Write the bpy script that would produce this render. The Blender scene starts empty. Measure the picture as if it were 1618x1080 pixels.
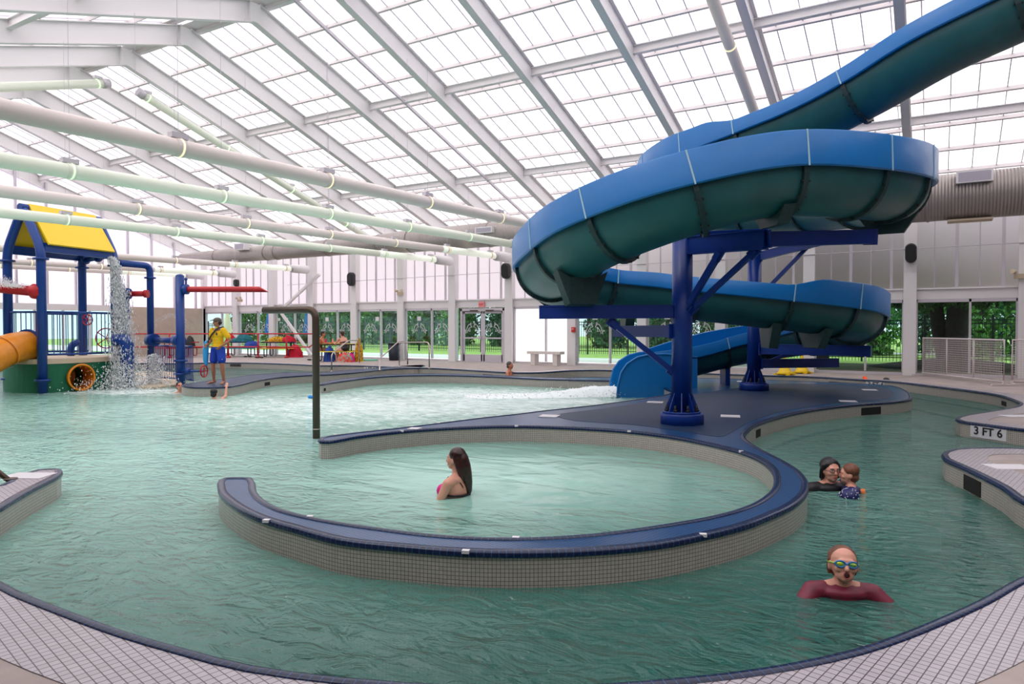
import bpy, bmesh, math, random
from mathutils import Vector, Matrix, Euler
from mathutils.geometry import tessellate_polygon
random.seed(7)
S = bpy.context.scene
COL = S.collection

# ------------------------------------------------------------ camera, sky, exposure
FPX = 1113.0; CX = 809.0; CY = 540.0; EYE = 1.5
YAW = math.radians(31.15); PITCH = math.radians(1.16)
cd = bpy.data.cameras.new('camera'); cam = bpy.data.objects.new('camera', cd); COL.objects.link(cam)
cam.location = (0, 0, EYE); cam.rotation_euler = (math.pi / 2 - PITCH, 0, YAW)
cd.sensor_width = 36.0; cd.lens = FPX / 1618.0 * 36.0; cd.clip_start = 0.05; cd.clip_end = 400
S.camera = cam
S.view_settings.view_transform = 'Standard'; S.view_settings.look = 'None'
S.view_settings.gamma = 1.0; S.view_settings.use_curve_mapping = False
S.view_settings.exposure = 0.0
w = bpy.data.worlds.new('overcast_sky'); S.world = w; w.use_nodes = True
wn = w.node_tree.nodes; wl = w.node_tree.links; wn.clear()
wo = wn.new('ShaderNodeOutputWorld'); wb = wn.new('ShaderNodeBackground'); wl.new(wb.outputs[0], wo.inputs[0])
wr = wn.new('ShaderNodeValToRGB'); wt = wn.new('ShaderNodeTexCoord'); ws = wn.new('ShaderNodeSeparateXYZ')
wl.new(wt.outputs['Generated'], ws.inputs[0]); wl.new(ws.outputs[2], wr.inputs[0]); wl.new(wr.outputs[0], wb.inputs[0])
wr.color_ramp.elements[0].position = 0.0; wr.color_ramp.elements[0].color = (0.80, 0.84, 0.90, 1)
wr.color_ramp.elements[1].position = 0.5; wr.color_ramp.elements[1].color = (1.0, 0.98, 0.99, 1)
wb.inputs[1].default_value = 2.05
sd = bpy.data.lights.new('sun', 'SUN'); sun = bpy.data.objects.new('sun', sd); COL.objects.link(sun)
sd.energy = 1.2; sd.angle = 0.5; sd.color = (1, 0.97, 0.92)
sun.rotation_euler = (math.radians(28), math.radians(-22), 0)
S.cycles.use_denoising = True
S.cycles.max_bounces = 6; S.cycles.diffuse_bounces = 3; S.cycles.glossy_bounces = 3
S.cycles.transmission_bounces = 4; S.cycles.transparent_max_bounces = 12
S.cycles.caustics_reflective = False; S.cycles.caustics_refractive = False

# ------------------------------------------------------------ where a sight line meets the place
CY_, SY_ = math.cos(YAW), math.sin(YAW)
def ray(u, v):
    x = (u - CX) / FPX; y = (CY - v) / FPX
    f = math.cos(PITCH) + y * math.sin(PITCH); z = -math.sin(PITCH) + y * math.cos(PITCH)
    return Vector((x * CY_ - f * SY_, x * SY_ + f * CY_, z)), x, f
def G(u, v, z=0.0):
    d, x, f = ray(u, v); t = (z - EYE) / d.z
    return Vector((d.x * t, d.y * t, z))
def D(u, v, dep):
    d, x, f = ray(u, v); t = dep / f
    return Vector((d.x * t, d.y * t, EYE + d.z * t))
def LD(lat, dep, z=0.0): return Vector((lat * CY_ - dep * SY_, lat * SY_ + dep * CY_, z))
def UX(u, Y):
    d, x, f = ray(u, 520); return d.x / d.y * Y
def XU(v, X, Y):      # height seen at image row v above plan point X,Y
    f = -X * SY_ + Y * CY_
    return EYE + ((517.5 - v) / FPX) * f
RIGHT = Vector((CY_, SY_, 0)); FWD = Vector((-SY_, CY_, 0))
def face_rot(d):      # z rotation that turns local +Y to direction d
    return math.atan2(-d.x, d.y)

# ------------------------------------------------------------ colours and materials
def lin(r, g, b):
    def f(c):
        c /= 255.0
        return c / 12.92 if c <= 0.04045 else ((c + 0.055) / 1.055) ** 2.4
    return (f(r), f(g), f(b), 1.0)
def N(nt, kind, **kw):
    n = nt.nodes.new(kind)
    for k, v in kw.items():
        if k.startswith('i_'):
            key = k[2:].replace('_', ' ')
            n.inputs[key].default_value = v
        else: setattr(n, k, v)
    return n
def mat(name, rgb, rough=0.5, metal=0.0, vary=0.0, vscale=6.0, bump=0.0, bscale=40.0, rgb2=None, coat=0.0):
    m = bpy.data.materials.new(name); m.use_nodes = True; nt = m.node_tree
    b = nt.nodes['Principled BSDF']; c = lin(*rgb)
    b.inputs['Base Color'].default_value = c; b.inputs['Roughness'].default_value = rough
    b.inputs['Metallic'].default_value = metal
    if coat: b.inputs['Coat Weight'].default_value = coat
    if vary or rgb2 or bump: tc = N(nt, 'ShaderNodeTexCoord')
    if vary or rgb2:
        no = N(nt, 'ShaderNodeTexNoise'); no.inputs['Scale'].default_value = vscale; no.inputs['Detail'].default_value = 5
        nt.links.new(tc.outputs['Object'], no.inputs['Vector'])
        rp = N(nt, 'ShaderNodeValToRGB'); nt.links.new(no.outputs['Fac'], rp.inputs[0])
        c2 = lin(*rgb2) if rgb2 else tuple(x * (1 - vary) for x in c[:3]) + (1,)
        rp.color_ramp.elements[0].position = 0.32; rp.color_ramp.elements[0].color = c2
        rp.color_ramp.elements[1].position = 0.62; rp.color_ramp.elements[1].color = c
        nt.links.new(rp.outputs[0], b.inputs['Base Color'])
    if bump:
        nb = N(nt, 'ShaderNodeTexNoise'); nb.inputs['Scale'].default_value = bscale
        nt.links.new(tc.outputs['Object'], nb.inputs['Vector'])
        bp = N(nt, 'ShaderNodeBump'); bp.inputs['Strength'].default_value = bump; bp.inputs['Distance'].default_value = 0.01
        nt.links.new(nb.outputs['Fac'], bp.inputs['Height']); nt.links.new(bp.outputs[0], b.inputs['Normal'])
    return m
def tile_mat(name, rgb, grout, size, rough=0.35, uv=False, mortar=0.10, vary=0.12, dirt=None):
    m = bpy.data.materials.new(name); m.use_nodes = True; nt = m.node_tree; b = nt.nodes['Principled BSDF']
    tc = N(nt, 'ShaderNodeTexCoord'); mp = N(nt, 'ShaderNodeMapping')
    nt.links.new(tc.outputs['UV' if uv else 'Object'], mp.inputs[0])
    mp.inputs['Scale'].default_value = (1 / size,) * 3
    if not uv: mp.inputs['Rotation'].default_value = (0, 0, math.radians(12))
    br = N(nt, 'ShaderNodeTexBrick', offset=0.0, squash=1.0)
    br.inputs['Scale'].default_value = 1.0; br.inputs['Brick Width'].default_value = 1.0; br.inputs['Row Height'].default_value = 1.0
    br.inputs['Mortar Size'].default_value = mortar / 2; br.inputs['Mortar Smooth'].default_value = 0.2; br.inputs['Bias'].default_value = 0.0
    c = lin(*rgb); br.inputs['Color1'].default_value = c; br.inputs['Color2'].default_value = tuple(x * (1 - vary) for x in c[:3]) + (1,)
    br.inputs['Mortar'].default_value = lin(*grout)
    nt.links.new(mp.outputs[0], br.inputs['Vector'])
    out = br.outputs['Color']
    if dirt:
        no = N(nt, 'ShaderNodeTexNoise'); no.inputs['Scale'].default_value = 0.9; no.inputs['Detail'].default_value = 6
        nt.links.new(tc.outputs['Object'], no.inputs['Vector'])
        mx = N(nt, 'ShaderNodeMix', data_type='RGBA', blend_type='MULTIPLY'); mx.inputs[0].default_value = 1.0
        rp = N(nt, 'ShaderNodeValToRGB'); rp.color_ramp.elements[0].position = .35; rp.color_ramp.elements[0].color = lin(*dirt)
        rp.color_ramp.elements[1].position = .65; rp.color_ramp.elements[1].color = (1, 1, 1, 1)
        nt.links.new(no.outputs['Fac'], rp.inputs[0]); nt.links.new(out, mx.inputs[6]); nt.links.new(rp.outputs[0], mx.inputs[7]); out = mx.outputs[2]
    nt.links.new(out, b.inputs['Base Color']); b.inputs['Roughness'].default_value = rough
    bp = N(nt, 'ShaderNodeBump'); bp.inputs['Strength'].default_value = 0.35; bp.inputs['Distance'].default_value = 0.003; bp.invert = True
    nt.links.new(br.outputs['Fac'], bp.inputs['Height']); nt.links.new(bp.outputs[0], b.inputs['Normal'])
    return m
def glow(name, rgb, strength):
    m = bpy.data.materials.new(name); m.use_nodes = True; nt = m.node_tree; b = nt.nodes['Principled BSDF']
    b.inputs['Base Color'].default_value = lin(*rgb); b.inputs['Emission Color'].default_value = lin(*rgb)
    b.inputs['Emission Strength'].default_value = strength; return m
def sheet_mat(name, rgb, clear, rough=0.15, gloss=0.0):
    """A light-passing sheet: CLEAR is the part that goes straight through, the rest is scattered."""
    m = bpy.data.materials.new(name); m.use_nodes = True; nt = m.node_tree; nt.nodes.clear()
    o = N(nt, 'ShaderNodeOutputMaterial'); tr = N(nt, 'ShaderNodeBsdfTransparent'); tl = N(nt, 'ShaderNodeBsdfTranslucent')
    tr.inputs[0].default_value = lin(*rgb); tl.inputs[0].default_value = lin(*rgb)
    mx = N(nt, 'ShaderNodeMixShader'); mx.inputs[0].default_value = clear
    nt.links.new(tl.outputs[0], mx.inputs[1]); nt.links.new(tr.outputs[0], mx.inputs[2]); last = mx
    if gloss:
        gl = N(nt, 'ShaderNodeBsdfGlossy'); gl.inputs['Roughness'].default_value = rough
        m2 = N(nt, 'ShaderNodeMixShader'); m2.inputs[0].default_value = gloss
        nt.links.new(mx.outputs[0], m2.inputs[1]); nt.links.new(gl.outputs[0], m2.inputs[2]); last = m2
    nt.links.new(last.outputs[0], o.inputs[0]); return m

M = {}
M['steel_white'] = mat('white_painted_steel', (232, 228, 228), 0.45)
M['purlin'] = mat('cream_painted_purlin', (216, 208, 208), 0.5)
M['roof_panel'] = sheet_mat('translucent_roof_panel', (247, 244, 247), 0.5)
M['wall_panel'] = sheet_mat('translucent_wall_panel', (240, 232, 240), 0.04)
M['glass'] = sheet_mat('tinted_glass', (222, 238, 236), 1.0, 0.02, 0.05)
M['frosted'] = glow('frosted_pane_added_glow', (250, 250, 252), 0.75)  # own glow added so the pane looks flooded with daylight
M['rib'] = mat('panel_joint_bar', (196, 188, 200), 0.5)
M['frame'] = mat('aluminium_frame', (205, 198, 205), 0.4, 0.1)
M['masonry'] = mat('tan_masonry', (196, 178, 164), 0.8, vary=0.12, vscale=3)
M['dark_wall'] = mat('grey_block_wall', (120, 112, 112), 0.85, vary=0.2)
M['wall_tile'] = tile_mat('pale_mosaic_tile', (196, 186, 176), (88, 80, 84), 0.028, 0.3, uv=True, mortar=0.14)
M['deck_tile'] = tile_mat('white_deck_tile', (188, 180, 186), (80, 64, 68), 0.045, 0.3, mortar=0.12)
M['blue_tile'] = tile_mat('blue_mosaic_tile', (8, 54, 104), (44, 92, 138), 0.035, 0.3, mortar=0.2, vary=0.35)
M['blue_floor'] = mat('blue_painted_island', (18, 48, 84), 0.5, vary=0.3, vscale=1.2, bump=0.1)
M['coping'] = tile_mat('blue_bullnose_coping', (8, 28, 68), (44, 80, 126), 0.05, 0.25, uv=True, mortar=0.10)
M['concrete'] = mat('worn_pool_deck', (176, 162, 156), 0.75, vary=0.22, vscale=2.2, bump=0.2)
M['concrete_near'] = mat('tan_concrete', (106, 92, 84), 0.85, vary=0.2, vscale=5, bump=0.3)
M['pool_floor'] = mat('pool_plaster', (170, 215, 205), 0.8, vary=0.1, vscale=1.0)
M['white_marker'] = mat('white_marker_tile', (226, 222, 226), 0.4)
M['black'] = mat('black_plastic', (18, 18, 20), 0.5)
M['dark_hole'] = mat('dark_opening', (16, 16, 14), 0.9)
M['lettering'] = mat('black_lettering', (20, 20, 20), 0.6)
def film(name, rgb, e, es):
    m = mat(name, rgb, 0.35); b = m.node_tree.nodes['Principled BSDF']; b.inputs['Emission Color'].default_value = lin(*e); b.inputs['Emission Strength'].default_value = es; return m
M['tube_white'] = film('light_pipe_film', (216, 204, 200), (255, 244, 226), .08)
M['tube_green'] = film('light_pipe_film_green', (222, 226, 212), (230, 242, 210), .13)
M['duct'] = mat('spiral_duct', (172, 162, 158), 0.4, 0.4, vary=0.1, vscale=3)
M['slide_blue'] = mat('slide_gelcoat_blue', (0, 112, 186), 0.36, vary=0.08, vscale=2, coat=0.08)
M['slide_green'] = mat('slide_underside_green', (34, 94, 98), 0.38, vary=0.22, vscale=2.2)
M['flange'] = mat('joint_flange_dark', (30, 58, 60), 0.5, vary=0.3, vscale=20)
M['seam'] = mat('white_joint_seam', (170, 205, 220), 0.5)
M['steel_blue'] = mat('blue_painted_steel', (8, 52, 140), 0.35, vary=0.15, vscale=2)
M['pipe_blue'] = mat('play_pipe_blue', (14, 62, 140), 0.35)
M['play_green'] = mat('play_deck_green', (10, 104, 70), 0.5, vary=0.12)
M['yellow'] = mat('yellow_roof_panel', (248, 206, 12), 0.4)
M['orange'] = mat('orange_tube', (232, 140, 20), 0.35, vary=0.12)
M['red'] = mat('red_powder_coat', (190, 24, 36), 0.4)
M['tan'] = mat('tan_trim', (206, 186, 160), 0.7)
M['bronze'] = mat('bronze_pipe', (88, 72, 62), 0.4, 0.5)
M['chrome'] = mat('stainless_rail', (190, 180, 175), 0.25, 0.9)
M['stone'] = mat('pale_bench_stone', (228, 220, 214), 0.7)
M['grass'] = mat('lawn', (168, 196, 104), 0.9, vary=0.15, vscale=.6)
M['path'] = mat('pale_path', (236, 230, 226), 0.9)
M['mulch'] = mat('mulch', (70, 58, 52), 0.95, vary=0.3, vscale=6)
M['leaf'] = mat('leaves', (104, 160, 70), 0.7, rgb2=(40, 84, 40), vscale=1.2)
M['leaf2'] = mat('leaves_dark', (84, 130, 96), 0.7, rgb2=(34, 72, 54), vscale=1.0)
M['bark'] = mat('bark', (78, 70, 66), 0.9, vary=0.35, vscale=8)
M['fence'] = mat('black_fence', (24, 32, 34), 0.5)
M['white_pvc'] = mat('white_pvc', (216, 204, 204), 0.45)
M['foam'] = mat('white_foam', (232, 240, 240), 0.6)
M['signal_red'] = mat('signal_red', (206, 40, 40), 0.4)
M['exit_red'] = mat('exit_sign_face', (240, 150, 150), 0.5)
# ------------------------------------------------------------ objects
def tag(o, label=None, cat=None, group=None, kind=None):
    if label: o['label'] = label
    if cat: o['category'] = cat
    if group: o['group'] = group
    if kind: o['kind'] = kind
    return o
def empty(name, loc=(0, 0, 0), rz=0.0, label=None, cat=None, group=None, kind=None):
    o = bpy.data.objects.new(name, None); COL.objects.link(o); o.location = loc; o.rotation_euler = (0, 0, rz)
    o.empty_display_size = 0.1
    return tag(o, label, cat, group, kind)
def kids(o): return [c for c in COL.objects if c.parent is o]
def copy_tree(o, parent=None):
    c = o.copy(); COL.objects.link(c); c.parent = parent
    for ch in kids(o): copy_tree(ch, c)
    return c
class MB:
    """Collects vertices and faces and links them as one mesh object."""
    def __init__(s): s.v = []; s.f = []; s.uv = {}; s.sm = set()
    def add(s, vs, fs, smooth=False, uvs=None):
        b = len(s.v); s.v += [tuple(x) for x in vs]
        for i, f in enumerate(fs):
            if smooth: s.sm.add(len(s.f))
            if uvs: s.uv[len(s.f)] = uvs[i]
            s.f.append(tuple(b + k for k in f))
        return s
    def box(s, c, d, rz=0.0, R=None):
        x, y, z = d[0] / 2, d[1] / 2, d[2] / 2
        R = R or Matrix.Rotation(rz, 3, 'Z'); c = Vector(c)
        vs = [c + R @ Vector((a * x, b * y, e * z)) for a in (-1, 1) for b in (-1, 1) for e in (-1, 1)]
        return s.add(vs, [(0, 1, 3, 2), (4, 6, 7, 5), (0, 4, 5, 1), (2, 3, 7, 6), (0, 2, 6, 4), (1, 5, 7, 3)])
    def beam(s, a, b, w, h, up=Vector((0, 0, 1))):
        a = Vector(a); b = Vector(b); t = (b - a).normalized(); x = t.cross(up)
        if x.length < 1e-4: x = t.cross(Vector((0, 1, 0)))
        x.normalize(); y = x.cross(t)
        vs = [p + x * (i * w / 2) + y * (j * h / 2) for p in (a, b) for i, j in ((-1, -1), (1, -1), (1, 1), (-1, 1))]
        return s.add(vs, [(0, 1, 2, 3), (7, 6, 5, 4), (0, 4, 5, 1), (1, 5, 6, 2), (2, 6, 7, 3), (3, 7, 4, 0)])
    def tube(s, pts, r, n=12, caps=True, closed=False, sy=1.0):
        pts = [Vector(p) for p in pts]; m = len(pts); rr = r if isinstance(r, (list, tuple)) else [r] * m
        up = Vector((0, 0, 1)); vs = []; px = None
        for i, p in enumerate(pts):
            if closed: t = (pts[(i + 1) % m] - pts[i - 1]).normalized()
            else: t = (pts[min(i + 1, m - 1)] - pts[max(i - 1, 0)]).normalized()
            if px is None:
                x = t.cross(up)
                if x.length < 1e-3: x = t.cross(Vector((0, 1, 0)))
            else: x = px - t * px.dot(t)
            x.normalize(); px = x; y = x.cross(t)
            for k in range(n):
                a = 2 * math.pi * k / n; vs.append(p + x * (math.cos(a) * rr[i]) + y * (math.sin(a) * rr[i] * sy))
        fs = []
        for i in range(m if closed else m - 1):
            j = (i + 1) % m
            for k in range(n):
                l = (k + 1) % n; fs.append((i * n + k, i * n + l, j * n + l, j * n + k))
        s.add(vs, fs, True)
        if caps and not closed:
            b = len(s.v) - len(vs); s.f.append(tuple(b + k for k in range(n))[::-1]); s.f.append(tuple(b + (m - 1) * n + k for k in range(n)))
        return s
    def sph(s, c, r, n=12, R=None):
        c = Vector(c); r = (r, r, r) if not isinstance(r, (tuple, list, Vector)) else r; vs = []; m = max(4, n // 2)
        for i in range(m + 1):
            a = math.pi * i / m
            for k in range(n):
                b = 2 * math.pi * k / n; v = Vector((math.sin(a) * math.cos(b) * r[0], math.sin(a) * math.sin(b) * r[1], math.cos(a) * r[2]))
                vs.append(c + (R @ v if R else v))
        fs = [(i * n + k, (i + 1) * n + k, (i + 1) * n + (k + 1) % n, i * n + (k + 1) % n) for i in range(m) for k in range(n)]
        return s.add(vs, fs, True)
    def prism(s, poly, z0, z1, top=True, bottom=False, side=True):
        n = len(poly); vs = [(p[0], p[1], z0) for p in poly] + [(p[0], p[1], z1) for p in poly]; fs = []; uvs = []
        if side:
            L = 0
            for i in range(n):
                j = (i + 1) % n; d = math.dist(poly[i][:2], poly[j][:2])
                fs.append((i, j, n + j, n + i)); uvs.append(((L, z0), (L + d, z0), (L + d, z1), (L, z1))); L += d
        tri = tessellate_polygon([[Vector((p[0], p[1], 0)) for p in poly]])
        area = sum(poly[i][0] * poly[(i + 1) % n][1] - poly[(i + 1) % n][0] * poly[i][1] for i in range(n))
        for t in tri:
            a, b, c = t
            ar = (poly[b][0] - poly[a][0]) * (poly[c][1] - poly[a][1]) - (poly[c][0] - poly[a][0]) * (poly[b][1] - poly[a][1])
            if ar < 0: a, b, c = c, b, a
            if top: fs.append((n + a, n + b, n + c)); uvs.append(tuple((poly[k][0], poly[k][1]) for k in (a, b, c)))
            if bottom: fs.append((c, b, a)); uvs.append(tuple((poly[k][0], poly[k][1]) for k in (c, b, a)))
        if area < 0 and side:
            for i in range(n): fs[i] = fs[i][::-1]; uvs[i] = uvs[i][::-1]
        return s.add(vs, fs, False, uvs)
    def build(s, name, m=None, parent=None, **kw):
        me = bpy.data.meshes.new(name); me.from_pydata(s.v, [], s.f)
        if s.uv:
            ul = me.uv_layers.new(name='UVMap').data
            for p in me.polygons:
                u = s.uv.get(p.index)
                if u:
                    for k, li in enumerate(p.loop_indices): ul[li].uv = u[k]
        if s.sm:
            for p in me.polygons: p.use_smooth = p.index in s.sm
        me.update()
        if m: me.materials.append(M[m] if isinstance(m, str) else m)
        o = bpy.data.objects.new(name, me); COL.objects.link(o)
        if parent: o.parent = parent
        return tag(o, **kw)
def local(parent, p):   # world point in the frame of an upright parent
    return Matrix.Rotation(-parent.rotation_euler[2], 3, 'Z') @ (Vector(p) - Vector(parent.location))
def catmull(pts, step=0.12, closed=True, tension=0.5):
    P = [Vector(p) for p in pts]; n = len(P); out = []
    rng = range(n) if closed else range(n - 1)
    for i in rng:
        p0 = P[(i - 1) % n] if closed else P[max(i - 1, 0)]; p1 = P[i]; p2 = P[(i + 1) % n]
        p3 = P[(i + 2) % n] if closed else P[min(i + 2, n - 1)]
        # centripetal parametrisation keeps tight corners free of loops
        t0 = 0; t1 = t0 + max((p1 - p0).length, 1e-4) ** 0.5; t2 = t1 + max((p2 - p1).length, 1e-4) ** 0.5; t3 = t2 + max((p3 - p2).length, 1e-4) ** 0.5
        k = max(1, int((p2 - p1).length / step))
        for j in range(k):
            t = t1 + (t2 - t1) * j / k
            A1 = p0 * ((t1 - t) / (t1 - t0)) + p1 * ((t - t0) / (t1 - t0)) if (p1 - p0).length > 1e-6 else p1
            A2 = p1 * ((t2 - t) / (t2 - t1)) + p2 * ((t - t1) / (t2 - t1))
            A3 = p2 * ((t3 - t) / (t3 - t2)) + p3 * ((t - t2) / (t3 - t2)) if (p3 - p2).length > 1e-6 else p2
            B1 = A1 * ((t2 - t) / (t2 - t0)) + A2 * ((t - t0) / (t2 - t0)); B2 = A2 * ((t3 - t) / (t3 - t1)) + A3 * ((t - t1) / (t3 - t1))
            out.append(B1 * ((t2 - t) / (t2 - t1)) + B2 * ((t - t1) / (t2 - t1)))
    if not closed: out.append(P[-1])
    return out
def bend(pts, r=0.15, n=6):   # polyline with rounded corners
    P = [Vector(p) for p in pts]; out = [P[0]]
    for i in range(1, len(P) - 1):
        a = (P[i - 1] - P[i]); b = (P[i + 1] - P[i]); d = min(r, a.length * .49, b.length * .49)
        A = P[i] + a.normalized() * d; B = P[i] + b.normalized() * d
        for k in range(n + 1):
            t = k / n; out.append(A * (1 - t) ** 2 + P[i] * (2 * t * (1 - t)) + B * t * t)
    out.append(P[-1]); return out
def text_mesh(txt, size, thick=0.004):
    cu = bpy.data.curves.new('lettering', 'FONT'); cu.body = txt; cu.size = size; cu.extrude = thick / 2; cu.align_x = 'CENTER'; cu.align_y = 'CENTER'
    cu.offset = size * 0.018
    o = bpy.data.objects.new('lettering', cu); COL.objects.link(o); bpy.context.view_layer.update()
    me = bpy.data.meshes.new_from_object(o.evaluated_get(bpy.context.evaluated_depsgraph_get()))
    bpy.data.objects.remove(o); return me
def put_text(txt, size, loc, xdir, ydir, parent, m='lettering', name='lettering', **kw):
    me = text_mesh(txt, size); x = Vector(xdir).normalized(); y = Vector(ydir).normalized(); z = x.cross(y)
    R = Matrix((x, y, z)).transposed()
    for v in me.vertices: v.co = R @ v.co + Vector(loc)
    me.materials.clear(); me.materials.append(M[m]); o = bpy.data.objects.new(name, me); COL.objects.link(o); o.parent = parent
    return tag(o, **kw)
# ------------------------------------------------------------ the hall
YW = 25.65; X0 = -0.76; BAY = 2.952; ZE = 5.21; SL = 0.33; YR = 12.5; ZH = 2.385
YF = 2 * YR - YW
XL = X0 - 12 * BAY; XR = X0 + 3 * BAY
def raft(Y): return ZE + SL * (YW - Y) if Y >= YR else ZE + SL * (Y - YF)
NR = Vector((0, SL, 1)).normalized()
ceiling = empty('ceiling', (0, 0, 0), kind='structure')
for k in range(-3, 13):
    X = X0 - k * BAY; b = MB(); H = 0.52; W = 0.20; F = 0.025
    for s in (1, -1):
        a = Vector((X, YR, raft(YR))); e = Vector((X, YW if s > 0 else YF, ZE)); n = Vector((0, SL * s, 1)).normalized()
        if s < 0: e.z = ZE
        for off, w_, h_ in ((0.0, W, F), (H, W, F), (H / 2, 0.03, H)):
            b.beam(a + n * off + Vector((0, 0, 0)), e + n * off, w_, h_, n)
    b.box((X, YR, raft(YR) + 0.22), (0.19, 0.34, 0.5))
    b.build('rafter', 'steel_white', ceiling)
def zroof(Y): return raft(Y) + 0.52 / NR.z
PY = [12.85, 13.98, 15.17, 16.35, 17.5, 18.7, 19.9, 21.1, 22.3, 23.5, 24.7]
for Y in PY:
    for y in (Y, 2 * YR - Y):
        s = 1 if y > YR else -1
        b = MB(); b.beam((XL, y, zroof(y) + 0.08), (XR, y, zroof(y) + 0.08), 0.06, 0.11, Vector((0, SL * s, 1)).normalized())
        b.build('purlin', 'purlin', ceiling)
for Y in (16.95, 21.6):
    for y in (Y, 2 * YR - Y):
        b = MB(); z = zroof(y)
        b.box(((XL + XR) / 2, y, z - 0.22), (XR - XL, 0.14, 0.02)); b.box(((XL + XR) / 2, y, z - 0.02), (XR - XL, 0.14, 0.02)); b.box(((XL + XR) / 2, y, z - 0.12), (XR - XL, 0.03, 0.2))
        b.build('girder', 'steel_white', ceiling)
for s in (1, -1):
    b = MB()
    b.beam((XL, YR + s * 0.3, zroof(YR) + 0.02), (XR, YR + s * 0.3, zroof(YR) + 0.02), 0.5, 0.03, Vector((0, SL * s, 1)))
    b.build('ridge_cap', 'steel_white', ceiling)
random.seed(3)
for k in range(-3, 12):
    xa = X0 - k * BAY; xb = xa - BAY
    for s in (1, -1):
        ye = YW + 0.3 if s > 0 else YF - 0.3
        n = Vector((0, SL * s, 1)).normalized(); up = n * 0.15
        a = Vector((xa, YR, zroof(YR))) + up; e0 = Vector((xa, ye, zroof(YR) - SL * abs(ye - YR))) + up
        b = MB(); b.add([a, a + Vector((-BAY, 0, 0)), e0 + Vector((-BAY, 0, 0)), e0], [(0, 1, 2, 3)])
        p = b.build('roof_panel', 'roof_panel', ceiling)
        b = MB()
        for j in range(5):
            x = xa - BAY * (j + 0.35) / 5
            b.beam(Vector((x, a.y, a.z)) - n * 0.03, Vector((x, e0.y, e0.z)) - n * 0.03, 0.022, 0.03, n)
        b.build('joint_bar', 'rib', p)
b = MB(); b.beam((X0 - 4.52 * BAY, YR, raft(YR) + .35), (X0 - 4.52 * BAY, YW, ZE + .35), 0.05, 0.09, NR); b.build('conduit', 'frame', ceiling)
for k, ya in ((9, 14.0), (8, 17.0), (6, 19.5)):      # short kicker braces in the far bays
    b = MB(); b.beam((X0 - k * BAY, ya, raft(ya)), (X0 - (k + .9) * BAY, ya, zroof(ya)), 0.06, 0.06); b.build('kicker_brace', 'steel_white', ceiling)

# back wall: columns, header, panels, windows, doors
wall_back = empty('wall_back', (0, YW, 0), kind='structure')
def WB(b, name, m, parent=None, **kw):
    o = b.build(name, m, parent or wall_back, **kw)
    if not parent or parent is wall_back: o.location = (0, -YW, 0)
    return o
for k in range(-3, 13):
    X = X0 - k * BAY; b = MB()
    b.box((X, YW - 0.10, 2.9), (0.30, 0.30, 5.8)); b.box((X, YW - 0.27, 2.9), (0.36, 0.03, 5.8))
    WB(b, 'column', 'steel_white')
b = MB(); b.box(((XL + XR) / 2, YW, ZH + 0.16), (XR - XL, 0.22, 0.32)); b.box(((XL + XR) / 2, YW - .12, ZH + 0.33), (XR - XL, 0.08, 0.05)); WB(b, 'header_beam', 'steel_white')
b = MB(); b.box(((XL + XR) / 2, YW, 0.01), (XR - XL, 0.18, 0.06)); WB(b, 'sill', 'frame')
for k in range(-3, 12):
    xa = X0 - k * BAY; xb = xa - BAY; b = MB()
    b.box(((xa + xb) / 2, YW + 0.04, 4.2), (BAY - 0.3, 0.02, 3.2)); p = WB(b, 'wall_panel', 'wall_panel')
    for j in range(1, 5):
        b = MB(); wd = 0.09 if j % 2 == 0 else 0.03
        b.box((xb + BAY * j / 5 + .06, YW + 0.0, 4.2), (wd, 0.05, 3.2)); b.build('joint_bar', 'frame' if wd > .05 else 'rib', p)
# dolphin pair emblem on the panes
def ribbon(b, pts, w_, y):
    for i in range(len(pts) - 1):
        a = Vector((pts[i][0], y, pts[i][1])); c = Vector((pts[i + 1][0], y, pts[i + 1][1])); b.beam(a, c, 0.004, w_, Vector((0, 0, 1)) if abs((c - a).normalized().z) < .98 else Vector((1, 0, 0)))
def emblem(parent, x, z, y):
    b = MB()
    for s in (-1, 1):
        arc = [(s * (.05 + .33 * t), .12 - .3 * t * t + .16 * math.sin(math.pi * t)) for t in [i / 9 for i in range(10)]]
        ribbon(b, [(x + p[0], z + p[1]) for p in arc], 0.022, y)
        arc2 = [(s * (.05 + .26 * t), .10 - .26 * t * t + .02 * math.sin(math.pi * t)) for t in [i / 9 for i in range(10)]]
        ribbon(b, [(x + p[0], z + p[1]) for p in arc2], 0.018, y)
        ribbon(b, [(x + s * .16, z + .2), (x + s * .10, z + .30), (x + s * .08, z + .2)], 0.018, y)
        ribbon(b, [(x + s * .36, z - .02), (x + s * .45, z - .04), (x + s * .36, z - .09)], 0.018, y)
        ribbon(b, [(x + s * .16, z + .02), (x + s * .12, z - .08), (x + s * .24, z - .05)], 0.018, y)
    return b.build('dolphin_emblem', 'white_marker', parent)
wi = 0; tanw = []
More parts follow.
